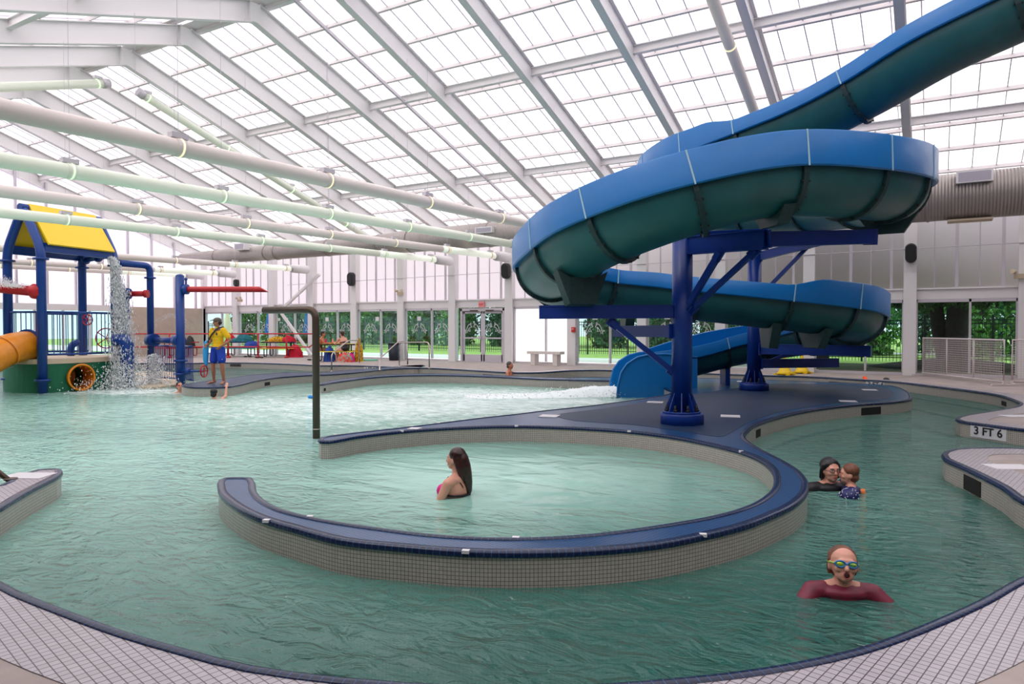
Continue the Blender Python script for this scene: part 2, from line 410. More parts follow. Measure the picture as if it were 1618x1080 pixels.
for k in range(-3, 12):
    xa = X0 - k * BAY; xb = xa - BAY; xm = (xa + xb) / 2; h = ZH
    if k == 5: continue                         # exit doors
    if k == 1: pass
    wi += 1; wr_ = empty('window_%d' % wi, (xm, YW, 0), kind='structure'); y = 0
    b = MB(); w2 = BAY - 0.36
    for sx in (-1, 1): b.box((sx * w2 / 2, y - .05, h / 2 + .05), (0.07, 0.12, h - .1))
    split = 0.22 if k % 2 == 0 else 0.12
    b.box((split, y - .05, h / 2 + .05), (0.06, 0.12, h - .1)); b.box((0, y - .05, 0.04), (w2, 0.12, 0.08)); b.box((0, y - .05, h - 0.05), (w2, 0.12, 0.09))
    b.build('window_frame', 'frame', wr_)
    for x1, x2 in ((-w2 / 2, split), (split, w2 / 2)):
        b = MB(); b.box(((x1 + x2) / 2, y, h / 2 + .05), (x2 - x1, 0.012, h - .15))
        pn = b.build('pane', 'frosted' if k == 4 else 'glass', wr_)
        if k >= 1 and k != 4 and k < 11 and x2 - x1 > .9: emblem(pn, (x1 + x2) / 2, 1.42, -.02)
    if k in (3, 6, 7, 8, 9, 2):
        b = MB(); b.box((-w2 / 4 + (.5 if k == 7 else .1), -.03, 1.92), (.22, .006, .2)); b.build('paper_notice', 'white_marker', wr_)
        if k in (3, 9): b = MB(); b.box((-w2 / 2 + .16, -.03, 1.94), (.2, .006, .16)); b.build('paper_notice', 'white_marker', wr_)
# exit doors in bay 5
xa = X0 - 5 * BAY; xb = xa - BAY; dr = empty('door_1', ((xa + xb) / 2, YW, 0), kind='structure')
b = MB()
for x in (-1.05, 1.15): b.box((x, -.06, 1.17), (0.09, 0.16, 2.34))
b.box((.05, -.06, 2.29), (2.3, 0.16, 0.12)); b.build('door_frame', 'frame', dr)
b = MB(); b.box((-1.23, 0, 1.2), (.3, .012, 2.2)); b.build('side_pane', 'glass', dr)
for sx, x in ((-1, -.48), (1, .58)):
    lf = MB()
    for xx in (-.48, .48): lf.box((x + xx, -.05, 1.12), (.10, .05, 2.18))
    lf.box((x, -.05, .18), (1.0, .05, .3)); lf.box((x, -.05, 2.17), (1.0, .05, .1)); L = lf.build('door_leaf', 'frame', dr)
    b = MB(); b.box((x, -.05, 1.2), (.88, .01, 1.9)); b.build('pane', 'glass', L)
    b = MB(); b.box((x, -.12, 1.05), (.95, .06, .06)); b.box((x - sx * .42, -.13, 1.07), (.10, .08, .16)); b.build('panic_bar', 'frame', L)
    b = MB(); b.box((x - sx * .12, -.12, 2.24), (.4, .1, .06)); b.tube([(x, -.12, 2.22), (x + sx * .2, -.35, 2.22), (x + sx * .4, -.1, 2.22)], .015, 6); b.build('door_closer', 'bronze', L)
    emblem(L, x, 1.42, -.08)
b = MB(); b.box((.05, -.16, ZH + .12), (.3, .05, .24)); es = b.build('exit_sign', 'exit_red'); es.location = dr.location
tag(es, 'small red exit sign above the white double doors', 'sign'); put_text('EXIT', .11, (.05, -.19, ZH + .12), (1, 0, 0), (0, 0, 1), es, 'signal_red')

# left gable wall, right gable wall, front wall
wall_left = empty('wall_left', (XL, YW, 0), kind='structure')
def WL(b, name, m, p=None):
    o = b.build(name, m, p or wall_left)
    if not p: o.location = (-XL, -YW, 0)
    return o
def gable(x, name, m, z0, par, conv, t=0.04):
    b = MB(); vs = []
    for xx in (x - t / 2, x + t / 2): vs += [(xx, YF, z0), (xx, YW, z0), (xx, YW, ZE + .5), (xx, YR, raft(YR) + .6), (xx, YF, ZE + .5)]
    b.add(vs, [(0, 1, 2, 3, 4), (9, 8, 7, 6, 5), (0, 5, 6, 1), (1, 6, 7, 2), (2, 7, 8, 3), (3, 8, 9, 4), (4, 9, 5, 0)])
    return conv(b, name, m)
gp = gable(XL, 'gable_panel', 'wall_panel', ZH + .2, wall_left, WL, 0.01)
for i in range(20):
    y = YW - 1.3 * (i + .5)
    if y < YF + .3: break
    b = MB(); b.box((XL + .06, y, (ZH + raft(y)) / 2 + .2), (.12, .09, raft(y) - ZH + .3)); b.build('mullion', 'frame', gp)
YM = 20.4; b = MB(); b.box((XL, (YW + YM) / 2, ZH / 2 + .1), (.3, YW - YM, ZH + .2)); WL(b, 'masonry_base', 'masonry')
b = MB(); b.box((XL, (YF + YM) / 2, ZH + .1), (.3, YM - YF, .3)); WL(b, 'header_beam', 'steel_white')
b = MB(); b.box((XL, (YF + YM) / 2, ZH / 2), (.012, YM - YF, ZH)); gg = WL(b, 'pane', 'glass')
for i in range(12):
    b = MB(); b.box((XL + .03, YM - i * 1.25, ZH / 2), (.1, .08, ZH)); b.build('mullion', 'frame', gg)
wall_right = empty('wall_right', (XR, YR, 0), kind='structure')
def WR(b, name, m, p=None):
    o = b.build(name, m, p or wall_right)
    if not p: o.location = (-XR, -YR, 0)
    return o
gable(XR, 'block_wall', 'dark_wall', 0, wall_right, WR, .2)
b = MB(); b.box(((XL + XR) / 2, YF, (ZE + .5) / 2), (XR - XL, .2, ZE + .5)); b.build('wall_front', 'dark_wall', kind='structure')
# ------------------------------------------------------------ pool, deck and islands
ZW = -0.24; ZB = -1.25
def g(*pts): return [G(u, v) for u, v in pts]
V2 = lambda x, y: Vector((x, y, 0))
edge_far = [V2(-34.6, 9.5), V2(-33.2, 14.2), V2(-30.5, 16.6)] + g((293, 573.7), (334, 572.5), (400, 573), (467, 575.3), (505, 577), (545, 577), (585, 578), (620, 579.5), (650, 580.5), (684, 581.3), (717, 583), (760, 585.5), (806, 588), (851, 588), (900, 585), (940, 584.3), (1020, 586), (1100, 589)) \
    + g((1205, 592.6), (1278, 594.6), (1338, 598.2), (1411, 602.6), (1478, 610.3), (1530, 616.5), (1573, 623), (1600, 631), (1611.5, 637), (1606, 642), (1584, 646.5), (1553, 651.5), (1530, 655), (1514, 659), (1510.8, 662), (1518, 665), (1562, 671), (1618, 678))
edge_right = [V2(2.4, 12.5), V2(3.3, 12.0), V2(3.2, 11.2), V2(2.0, 10.9)] + g((1618, 708.4), (1562, 707.3), (1529, 707.8), (1507, 709.5), (1493, 713.5), (1489, 718), (1493, 724.4), (1518, 735.5), (1547, 749), (1584, 768), (1618, 791)) + [V2(0.98, 6.9), V2(0.92, 6.0)]
edge_near = g((1618, 911.7), (1547, 950), (1480, 980), (1413, 1006.7), (1347, 1028), (1247, 1050), (1147, 1065), (1080, 1072), (957, 1082), (809, 1086), (640, 1080), (540, 1072), (400, 1053.7), (300, 1028.7), (200, 1000), (100, 963.7), (33, 937), (0, 920)) \
    + [V2(-5.5, 2.05), V2(-6.2, 2.3)] + g((0, 801.8), (33, 781.7), (67, 763.4), (90, 752), (97, 746), (96, 742), (90, 740.5), (60, 742), (20, 755), (0, 766.7)) + [V2(-8.3, 2.6), V2(-9.6, 1.5), V2(-12, 0.9), V2(-20, 0.5), V2(-33, 0.6), V2(-34.7, 2.5)]
outer = catmull(edge_far + edge_right + edge_near, 0.15)
# deck with a hole
rect = [V2(XL, YF), V2(XR, YF), V2(XR, YW + .1), V2(XL, YW + .1)]
def holed(outer_, hole, z, conc=True):
    allp = outer_ + hole; tri = tessellate_polygon([[Vector((p.x, p.y, 0)) for p in outer_], [Vector((p.x, p.y, 0)) for p in hole]])
    vs = [(p.x, p.y, z) for p in allp]; fs = []
    for a, b_, c in tri:
        A, B, C_ = allp[a], allp[b_], allp[c]
        ar = (B.x - A.x) * (C_.y - A.y) - (C_.x - A.x) * (B.y - A.y)
        fs.append((a, b_, c) if ar > 0 else (c, b_, a))
    return vs, fs
floor = empty('floor', (0, 0, 0), kind='structure')
b = MB(); vs, fs = holed(rect, outer, 0.0); b.add(vs, fs); b.build('pool_deck', 'concrete', floor)
def poolwall(poly, name, parent, m='wall_tile', z1=0.0):
    b = MB(); n = len(poly); L = 0
    for i in range(n):
        p, q = poly[i], poly[(i + 1) % n]; d = (q - p).length
        b.add([(p.x, p.y, ZB), (q.x, q.y, ZB), (q.x, q.y, z1), (p.x, p.y, z1)], [(0, 1, 2, 3)], True, [((L, ZB), (L + d, ZB), (L + d, z1), (L, z1))]); L += d
    return b.build(name, m, parent)
def coping(poly, name, parent, w_=0.055, closed=True, out=1, z=0.0):
    """Rounded tile nosing following a pool edge."""
    b = MB(); n = len(poly); prof = [(-0.012, -0.035), (-0.014, -0.01), (-0.004, 0.006), (0.012, 0.010), (w_, 0.008), (w_, -0.01)]
    vs = []; uvs = []; fs = []; L = [0]
    for i, p in enumerate(poly):
        t = (poly[(i + 1) % n] - poly[i - 1]).normalized(); nn = Vector((-t.y, t.x, 0)) * out
        for a, h in prof: vs.append((p.x + nn.x * a, p.y + nn.y * a, z + h))
        L.append(L[-1] + (poly[(i + 1) % n] - p).length)
    k = len(prof)
    for i in range(n):
        j = (i + 1) % n
        for c in range(k - 1):
            fs.append((i * k + c, i * k + c + 1, j * k + c + 1, j * k + c)); uvs.append(((L[i], c * .006 + .01), (L[i], c * .006 + .016), (L[i + 1], c * .006 + .016), (L[i + 1], c * .006 + .01)))
    b.add(vs, fs, True, uvs); return b.build(name, 'coping', parent)
def area(poly): return sum(poly[i].x * poly[(i + 1) % len(poly)].y - poly[(i + 1) % len(poly)].x * poly[i].y for i in range(len(poly)))
def strip(poly, w_, name, m, parent, out, z=0.004):
    b = MB(); n = len(poly); vs = []
    for i, p in enumerate(poly):
        t = (poly[(i + 2) % n] - poly[i - 2]).normalized(); nn = Vector((-t.y, t.x, 0)) * out; q = p + nn * w_
        vs += [(p.x, p.y, z), (q.x, q.y, z)]
    fs = [(2 * i, 2 * ((i + 1) % n), 2 * ((i + 1) % n) + 1, 2 * i + 1) for i in range(n)]
    b.add(vs, fs); return b.build(name, m, parent)
so = -1 if area(outer) > 0 else 1
poolwall(outer, 'pool_edge_wall', floor)
coping(outer, 'coping', floor, out=so)
def far_spit(p): return p.x < -5.9 and p.y < 4.4
k0 = next(i for i in range(len(outer)) if not far_spit(outer[i]) and far_spit(outer[i - 1])); ring = outer[k0:] + outer[:k0]
open_ = [p for p in ring if not far_spit(p)]
b = MB(); vs = []; n = len(open_)
for i, p in enumerate(open_):
    t = (open_[min(i + 2, n - 1)] - open_[max(i - 2, 0)]).normalized(); q = p + Vector((-t.y, t.x, 0)) * so * .44; vs += [(p.x, p.y, .004), (q.x, q.y, .004)]
b.add(vs, [(2 * i, 2 * i + 2, 2 * i + 3, 2 * i + 1) for i in range(n - 1)]); b.build('tile_border', 'deck_tile', floor)
spit = [p for p in ring if far_spit(p)]
if spit:
    spit = [q for q in spit if q.x > -12]
    b = MB(); b.prism([(p.x, p.y) for p in spit], 0, .004); b.build('tile_border', 'deck_tile', floor)
# tan concrete pads by the camera and on the two peninsulas lie outside the tile border
b = MB(); b.prism([V2(-9, YF), V2(XR, YF), V2(XR, 3.2), V2(1.6, 5.5), V2(-.2, 2.6), V2(-1.6, 1.9), V2(-3.2, 1.35), V2(-5, 1.4), V2(-9, .9)], 0.0, 0.002); b.build('tan_paving', 'concrete_near', floor)
b = MB(); b.box((-14, 12.5, ZB), (44, 27, 0.04)); b.build('pool_floor', 'pool_floor', floor)

def island(name, pts, top, label, cat, step=0.12, cope=True):
    poly = catmull(pts, step); e = empty(name, (0, 0, 0), kind='structure'); 
    b = MB(); b.prism(poly, ZB, 0.0, side=False); b.build('top_surface', top, e)
    poolwall(poly, 'tiled_side', e); s_ = 1 if area(poly) > 0 else -1
    if cope: coping(poly, 'coping', e, out=s_)
    return e, poly
hook = [(345.8, 768), (347, 758.5), (355, 755), (370, 754.3), (385, 754.3), (397, 755.3), (401.5, 762), (402.5, 773), (415, 789), (445, 804.7), (489.5, 816.6), (537.7, 825.5), (600, 834.4), (673.5, 843.5), (740, 848.5), (807, 850), (870, 848.5), (940.5, 843.5), (1032.8, 831.5), (1129, 814.8), (1187, 797), (1219, 774.6), (1224.7, 757), (1219, 740), (1200, 724.8), (1171, 713.2), (1129, 702.3), (1065, 689.8), (994, 680.8), (904, 675), (815.7, 672.5), (725.7, 674.7), (635.7, 680.8), (565, 689), (520, 696.8), (507, 696.5), (503.5, 694), (509, 690.5), (532.8, 687), (565, 683), (629.3, 676), (693.5, 668.3), (757.8, 660.3), (822, 653.2), (860, 648.4), (936.4, 640.3), (987.8, 633.4), (1030, 627.5), (1055, 622.5), (1062, 618.5), (1056, 615.5)]
plunge_far = [LD(3.6, 19.6), LD(2.8, 20.0), LD(1.6, 20.3)] + g((905, 599.5), (860, 598.5), (806, 596), (758, 593.9), (694, 592.3), (629, 593.2), (587, 595.9), (550, 600.5), (522, 604.5), (507, 607.2))
div_back = g((510, 604), (533, 599.5), (581, 594.3), (629, 591.3), (694, 590.3), (758, 591.8), (806, 593.8), (860, 596.2), (905, 597)) + [LD(1.8, 21.1), LD(3.2, 21.2), LD(5.2, 21.0)]
right_pts = g((1211, 600), (1291, 603), (1350, 605.5), (1405, 609), (1431, 616.5), (1440, 625), (1437, 630.5), (1412, 634.3), (1362, 638), (1311.6, 643), (1261.6, 651), (1218, 662), (1191.5, 672), (1179, 682), (1176, 688), (1181.5, 696.4), (1203, 710.3), (1235, 726.4), (1261, 742.5), (1273.9, 757), (1276, 767), (1272, 780), (1251.4, 798), (1219, 813), (1177.5, 829), (1113, 845), (1032.8, 859.8), (936.4, 868.5), (840, 872), (736.9, 870.8), (640, 863.5), (540, 852.8), (463.5, 833), (420.9, 821), (385.6, 806), (359.7, 789), (348.5, 778))
isl, isl_poly = island('pool_island', g(*hook) + plunge_far + div_back + right_pts, 'blue_tile', None, None)
div_pts = g((287, 607.8), (296, 610.4), (310, 611.4), (354, 611), (380, 607), (407, 600.6), (444, 595.3), (494, 592), (520, 591.2), (567, 587.6), (607, 583.4), (640, 581.3), (660, 581)) + g((668, 576.5), (640, 577.5), (620, 579.3), (597, 581.2), (548, 584.5), (505, 588.4), (467, 588), (400, 592), (364, 597), (334, 600.5), (300, 605.5), (290, 606.5))
div, div_poly = island('pool_divider', div_pts, 'blue_floor', None, None)
# the broad painted floor of the slide island, laid inside the mosaic rim
b = MB(); b.prism(catmull(g((905, 664), (1000, 671), (1090, 683), (1135, 690), (1160, 680), (1190, 664), (1250, 647), (1310, 638.5), (1362, 634), (1400, 630), (1412, 622), (1395, 612.5), (1350, 608.5), (1290, 606.5), (1230, 606), (1170, 612), (1100, 622), (1060, 629), (990, 640), (930, 648), (880, 655)), .2), 0.0, 0.004); b.build('painted_floor', 'blue_floor', isl)
for u, v, s_ in ((868, 657.3, .3), (1035, 635.5, .3), (1154, 657.6, .3), (1340, 634, .3), (1374, 616, .3), (1174, 602.8, .3), (655, 677, .16)):
    p = G(u, v); b = MB(); b.box((p.x, p.y, 0.006), (s_ * 1.05, s_ * 1.05, 0.008), .25); b.build('marker_tile', 'white_marker', isl)
for u, v in ((1595, 738), (1606, 657.5), (45, 752)):
    p = G(u, v); b = MB(); b.box((p.x, p.y, 0.006), (.42, .28, 0.008), .5); b.build('marker_tile', 'white_marker', floor)
# white gap tiles in the coping
for u, v in ((736, 871), (815, 850), (490, 816.7), (421, 822.5), (635, 680.8), (816, 672.6), (530, 687), (693, 668.5), (1111, 845), (1171, 713), (994, 681)):
    p = G(u, v); b = MB(); b.box((p.x, p.y, 0.001), (.05, .04, 0.022), .4); b.build('gap_tile', 'white_marker', isl)

def on_edge(poly, p):
    i = min(range(len(poly)), key=lambda k: (poly[k] - p).length); t = (poly[(i + 1) % len(poly)] - poly[i - 1]).normalized(); return poly[i], t
def skimmer(u, v, poly, par, w_=.34, h_=.13, zc=-.15, mz=-.15):
    p, t = on_edge(poly, G(u, v, 0)); c = Vector((0, 0, EYE)); nrm = Vector((-t.y, t.x, 0))
    if nrm.dot(Vector((-p.x, -p.y, 0))) < 0: nrm = -nrm
    b = MB(); b.box(p + Vector((0, 0, zc)) + nrm * .002, (w_, .012, h_), math.atan2(t.y, t.x)); o = b.build('skimmer_opening', 'dark_hole', par); return p, t, nrm
for a in ((1370, 636.8, isl_poly, isl, .62, .15), (1197, 669.5, isl_poly, isl, .25, .12), (428, 598, div_poly, div, .34, .10), (525, 606, isl_poly, isl, .12, .08)): skimmer(*a)
for a in ((1540, 745, outer, floor, .42, .16), (1582, 626, outer, floor, .34, .1), (1338, 598, outer, floor, 1.1, .08), (773, 586, outer, floor, .5, .08)): skimmer(*a)
def depth_marker(u, v, txt, n, size=.135, plate=True):
    p, t = on_edge(outer, G(u, v)); nrm = Vector((-t.y, t.x, 0))
    if nrm.dot(Vector((-p.x, -p.y, 0))) < 0: nrm = -nrm
    xd = Vector((0, 0, 1)).cross(nrm); rz = math.atan2(xd.y, xd.x)
    b = MB(); b.box(p + nrm * .006 + Vector((0, 0, -.115)), (size * 1.25 * n, .012, size * 1.35), rz); pl = b.build('depth_marker', 'white_marker' if plate else 'wall_tile', floor)
    put_text(txt, size * 1.15, p + nrm * .016 + Vector((0, 0, -.115)), xd, (0, 0, 1), pl)
depth_marker(1568, 672, '3 FT 6', 3, .15)
depth_marker(1385, 600.5, '3 FT 6', 3, .15)
depth_marker(588, 578, '1 FT 6', 3, .16)
depth_marker(369, 572.6, '6 INCHES', 5, .085, False)
b = MB(); pp, tt = on_edge(outer, G(588, 578))

# sand coloured beach step by the play structure
b = MB(); b.prism(catmull([G(u, v, -.2) for u, v in ((200, 588), (245, 586), (284, 590), (287, 604), (270, 609), (232, 612), (205, 608))], .2), ZB, -.19); b.build('beach_step', 'tan', floor)

# ------------------------------------------------------------ water
def foam_sheen_mask(nt, spots):
    """1 inside the given spots: churned foam, and water painted paler for roof light."""
    geo = N(nt, 'ShaderNodeNewGeometry'); last = None
    for (x, y, rx, ry, rot) in spots:
        mp = N(nt, 'ShaderNodeMapping', vector_type='TEXTURE'); mp.inputs['Location'].default_value = (x, y, ZW); mp.inputs['Rotation'].default_value = (0, 0, rot)
        mp.inputs['Scale'].default_value = (rx, ry, 1e3); nt.links.new(geo.outputs['Position'], mp.inputs[0])
        ln = N(nt, 'ShaderNodeVectorMath', operation='LENGTH'); nt.links.new(mp.outputs[0], ln.inputs[0])
        mr = N(nt, 'ShaderNodeMapRange'); mr.inputs[1].default_value = 0.15; mr.inputs[2].default_value = 1.0; mr.inputs[3].default_value = 1.0; mr.inputs[4].default_value = 0.0
        nt.links.new(ln.outputs['Value'], mr.inputs[0])
        if last is None: last = mr.outputs[0]
        else:
            mm = N(nt, 'ShaderNodeMath', operation='MAXIMUM'); nt.links.new(last, mm.inputs[0]); nt.links.new(mr.outputs[0], mm.inputs[1]); last = mm.outputs[0]
    return last
def foam_sheen_spot(u, v, lx, ly): p = G(u, v, ZW); return (p.x, p.y, lx, ly, YAW)
FOAM = [foam_sheen_spot(890, 634, 3.4, 1.6), foam_sheen_spot(740, 622, 5.5, 3.2), foam_sheen_spot(215, 618, 3.6, 2.0), foam_sheen_spot(640, 640, 9, 6)]
m = bpy.data.materials.new('pool_water'); m.use_nodes = True; nt = m.node_tree; nt.nodes.clear(); M['water'] = m
out = N(nt, 'ShaderNodeOutputMaterial'); geo = N(nt, 'ShaderNodeNewGeometry')
mpw = N(nt, 'ShaderNodeMapping'); mpw.inputs['Rotation'].default_value = (0, 0, -YAW + .25); mpw.inputs['Scale'].default_value = (0.75, 1.25, 1); nt.links.new(geo.outputs['Position'], mpw.inputs[0])
heights = []
for sc, det, dist, amp in ((1.1, 2, .8, .055), (4.6, 5, 1.6, .044), (20, 4, .5, .007)):
    no = N(nt, 'ShaderNodeTexNoise'); no.inputs['Scale'].default_value = sc; no.inputs['Detail'].default_value = det; no.inputs['Distortion'].default_value = dist
    nt.links.new(mpw.outputs[0], no.inputs['Vector']); mu = N(nt, 'ShaderNodeMath', operation='MULTIPLY'); mu.inputs[1].default_value = amp; nt.links.new(no.outputs['Fac'], mu.inputs[0]); heights.append(mu.outputs[0])
# calmer water inside the round pool
cc = G(840, 745, ZW)
mpc = N(nt, 'ShaderNodeMapping', vector_type='TEXTURE'); mpc.inputs['Location'].default_value = (cc.x, cc.y, 0); mpc.inputs['Scale'].default_value = (2.9, 2.9, 1e3); nt.links.new(geo.outputs['Position'], mpc.inputs[0])
lc = N(nt, 'ShaderNodeVectorMath', operation='LENGTH'); nt.links.new(mpc.outputs[0], lc.inputs[0])
calm = N(nt, 'ShaderNodeMapRange'); calm.inputs[1].default_value = .55; calm.inputs[2].default_value = 1.05; calm.inputs[3].default_value = .14; calm.inputs[4].default_value = 1.0; nt.links.new(lc.outputs['Value'], calm.inputs[0])
a1 = N(nt, 'ShaderNodeMath', operation='ADD'); nt.links.new(heights[1], a1.inputs[0]); nt.links.new(heights[2], a1.inputs[1])
a2 = N(nt, 'ShaderNodeMath', operation='MULTIPLY'); nt.links.new(a1.outputs[0], a2.inputs[0]); nt.links.new(calm.outputs[0], a2.inputs[1])
a3 = N(nt, 'ShaderNodeMath', operation='ADD'); nt.links.new(heights[0], a3.inputs[0]); nt.links.new(a2.outputs[0], a3.inputs[1])
bp = N(nt, 'ShaderNodeBump'); bp.inputs['Strength'].default_value = 1.0; bp.inputs['Distance'].default_value = 1.0; nt.links.new(a3.outputs[0], bp.inputs['Height'])
df = N(nt, 'ShaderNodeBsdfDiffuse'); am = foam_sheen_mask(nt, [foam_sheen_spot(330, 650, 16, 11), foam_sheen_spot(80, 720, 10, 7.5), foam_sheen_spot(760, 745, 5.5, 4), foam_sheen_spot(700, 620, 8, 5)])  # paler body colour painted in for roof reflections as well as bubbles
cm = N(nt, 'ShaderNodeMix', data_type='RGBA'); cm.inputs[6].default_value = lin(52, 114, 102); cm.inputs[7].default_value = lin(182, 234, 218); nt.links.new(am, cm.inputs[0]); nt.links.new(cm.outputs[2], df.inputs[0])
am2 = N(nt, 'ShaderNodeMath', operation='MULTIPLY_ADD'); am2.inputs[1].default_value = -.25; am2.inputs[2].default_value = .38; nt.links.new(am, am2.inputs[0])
tr = N(nt, 'ShaderNodeBsdfTransparent'); tr.inputs[0].default_value = lin(150, 214, 200)
body = N(nt, 'ShaderNodeMixShader'); nt.links.new(am2.outputs[0], body.inputs[0]); nt.links.new(df.outputs[0], body.inputs[1]); nt.links.new(tr.outputs[0], body.inputs[2])
gl = N(nt, 'ShaderNodeBsdfGlossy'); gl.inputs['Roughness'].default_value = .01; nt.links.new(bp.outputs[0], gl.inputs['Normal'])
fr = N(nt, 'ShaderNodeFresnel'); fr.inputs[0].default_value = 1.45; nt.links.new(bp.outputs[0], fr.inputs['Normal'])
surf = N(nt, 'ShaderNodeMixShader'); nt.links.new(fr.outputs[0], surf.inputs[0]); nt.links.new(body.outputs[0], surf.inputs[1]); nt.links.new(gl.outputs[0], surf.inputs[2])
fm = foam_sheen_mask(nt, FOAM)
nf = N(nt, 'ShaderNodeTexNoise'); nf.inputs['Scale'].default_value = 3.2; nf.inputs['Detail'].default_value = 8; nf.inputs['Roughness'].default_value = .72; nf.inputs['Distortion'].default_value = 1.3; nt.links.new(mpw.outputs[0], nf.inputs['Vector'])
s1 = N(nt, 'ShaderNodeMath', operation='MULTIPLY_ADD'); s1.inputs[1].default_value = .37; nt.links.new(fm, s1.inputs[0]); nt.links.new(nf.outputs['Fac'], s1.inputs[2])
mr = N(nt, 'ShaderNodeMapRange'); mr.inputs[1].default_value = .66; mr.inputs[2].default_value = .92; mr.inputs[3].default_value = 0; mr.inputs[4].default_value = .8; nt.links.new(s1.outputs[0], mr.inputs[0])
fl3 = N(nt, 'ShaderNodeTexNoise'); fl3.inputs['Scale'].default_value = 9; fl3.inputs['Detail'].default_value = 6; fl3.inputs['Roughness'].default_value = .7; fl3.inputs['Distortion'].default_value = 2.2; nt.links.new(mpw.outputs[0], fl3.inputs['Vector'])
m3 = N(nt, 'ShaderNodeMapRange'); m3.inputs[1].default_value = .64; m3.inputs[2].default_value = .80; m3.inputs[3].default_value = 0; m3.inputs[4].default_value = .45; nt.links.new(fl3.outputs['Fac'], m3.inputs[0])  # white flecks painted across the rippled water in place of glints
m4 = N(nt, 'ShaderNodeMath', operation='MULTIPLY'); nt.links.new(m3.outputs[0], m4.inputs[0]); nt.links.new(calm.outputs[0], m4.inputs[1])
m5 = N(nt, 'ShaderNodeMath', operation='MAXIMUM'); nt.links.new(m4.outputs[0], m5.inputs[0]); nt.links.new(mr.outputs[0], m5.inputs[1])
fo = N(nt, 'ShaderNodeBsdfDiffuse'); fo.inputs[0].default_value = (.8, .88, .86, 1)
fin = N(nt, 'ShaderNodeMixShader'); nt.links.new(m5.outputs[0], fin.inputs[0]); nt.links.new(surf.outputs[0], fin.inputs[1]); nt.links.new(fo.outputs[0], fin.inputs[2]); nt.links.new(fin.outputs[0], out.inputs[0])
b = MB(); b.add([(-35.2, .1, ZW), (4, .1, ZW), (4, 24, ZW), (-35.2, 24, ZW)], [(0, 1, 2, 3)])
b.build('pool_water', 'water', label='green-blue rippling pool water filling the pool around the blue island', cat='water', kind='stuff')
# ------------------------------------------------------------ water slide
slide = empty('water_slide', LD(2.7, 11.1), 0, 'big blue and green spiral water slide held up by two blue columns on the island', 'water slide')
def so_(b, name, m, parent=None, **kw):
    o = b.build(name, m, parent or slide, **kw)
    if not parent or parent is slide: o.matrix_parent_inverse = Matrix.Translation(-slide.location)
    return o
RF = 0.57
# lateral, depth, rim height, low side wall, high side wall (left, right of travel)
def P(u, v, dep, l, r):
    p = D(u, v, dep); return (p.x, p.y, p.z, l, r)
path = [
 (*LD(8.6, 10.3, 6.78), .28, .28), (*LD(7.9, 10.9, 6.52), .28, .28), (*LD(7.0, 11.7, 6.18), .26, .26), (*LD(6.3, 12.5, 5.80), .24, .24), (*LD(5.5, 13.3, 5.45), .23, .24), (*LD(4.85, 14.0, 5.28), .24, .26), (*LD(4.35, 14.6, 5.17), .42, .24), (*LD(3.85, 15.4, 5.07), .46, .24),
 (*LD(3.6, 16.4, 4.95), .46, .24), (*LD(3.9, 17.3, 4.82), .44, .24), (*LD(4.6, 17.9, 4.6), .40, .24), (*LD(5.7, 17.4, 4.42), .42, .24), (*LD(6.5, 16.0, 4.24), .44, .24), (*LD(6.75, 14.2, 4.06), .44, .24), (*LD(6.45, 12.3, 3.88), .46, .24),
 (*LD(5.7, 10.8, 3.70), .46, .24), (*LD(4.6, 9.9, 3.61), .44, .24), (*LD(3.35, 9.5, 3.54), .42, .24), (*LD(2.2, 9.6, 3.26), .42, .24), (*LD(1.3, 10.25, 2.94), .43, .24), (*LD(0.85, 11.3, 2.69), .46, .24),
 (*LD(0.68, 12.4, 2.54), .46, .24), (*LD(0.98, 13.6, 2.46), .46, .24), (*LD(1.8, 14.3, 2.39), .44, .24), (*LD(2.9, 14.4, 2.31), .30, .26), (*LD(4.1, 14.15, 2.17), .26, .26), (*LD(5.2, 14.05, 2.04), .26, .28), (*LD(5.9, 14.1, 1.96), .26, .46), (*LD(6.7, 14.4, 1.86), .26, .48),
 (*LD(7.4, 15.2, 1.72), .26, .48), (*LD(7.7, 16.4, 1.56), .26, .46), (*LD(7.4, 17.6, 1.40), .26, .44), (*LD(6.6, 18.3, 1.22), .26, .42), (*LD(5.6, 18.5, 1.02), .26, .42), (*LD(4.6, 18.35, .78), .27, .40), (*LD(3.7, 18.2, .60), .32, .34), (*LD(3.1, 18.2, .52), .34, .34), (*LD(2.62, 18.2, .46), .10, .10), (*LD(2.45, 18.2, .44), -.35, -.35)]
def resample(path, step):
    pts = catmull([Vector(p[:3]) for p in path], step, closed=False)
    # carry the wall heights along by arc length
    A = [Vector(p[:3]) for p in path]; out = []
    j = 0
    for p in pts:
        best = min(range(max(0, j - 1), min(len(A) - 1, j + 3)), key=lambda i: seg_d(p, A[i], A[i + 1])); j = best
        a, b_ = A[best], A[best + 1]; t = max(0, min(1, (p - a).dot(b_ - a) / (b_ - a).length_squared)); t = t * t * (3 - 2 * t)
        out.append((p, path[best][3] * (1 - t) + path[best + 1][3] * t, path[best][4] * (1 - t) + path[best + 1][4] * t))
    return out
def seg_d(p, a, b_):
    t = max(0, min(1, (p - a).dot(b_ - a) / (b_ - a).length_squared)); return (p - (a + (b_ - a) * t)).length
rs = resample(path, 0.12)
frames = []
for i, (p, l, r) in enumerate(rs):
    t = (rs[min(i + 1, len(rs) - 1)][0] - rs[max(i - 1, 0)][0]).normalized(); rt = t.cross(Vector((0, 0, 1))).normalized(); up = rt.cross(t)
    frames.append((p, rt, up, l, r, t))
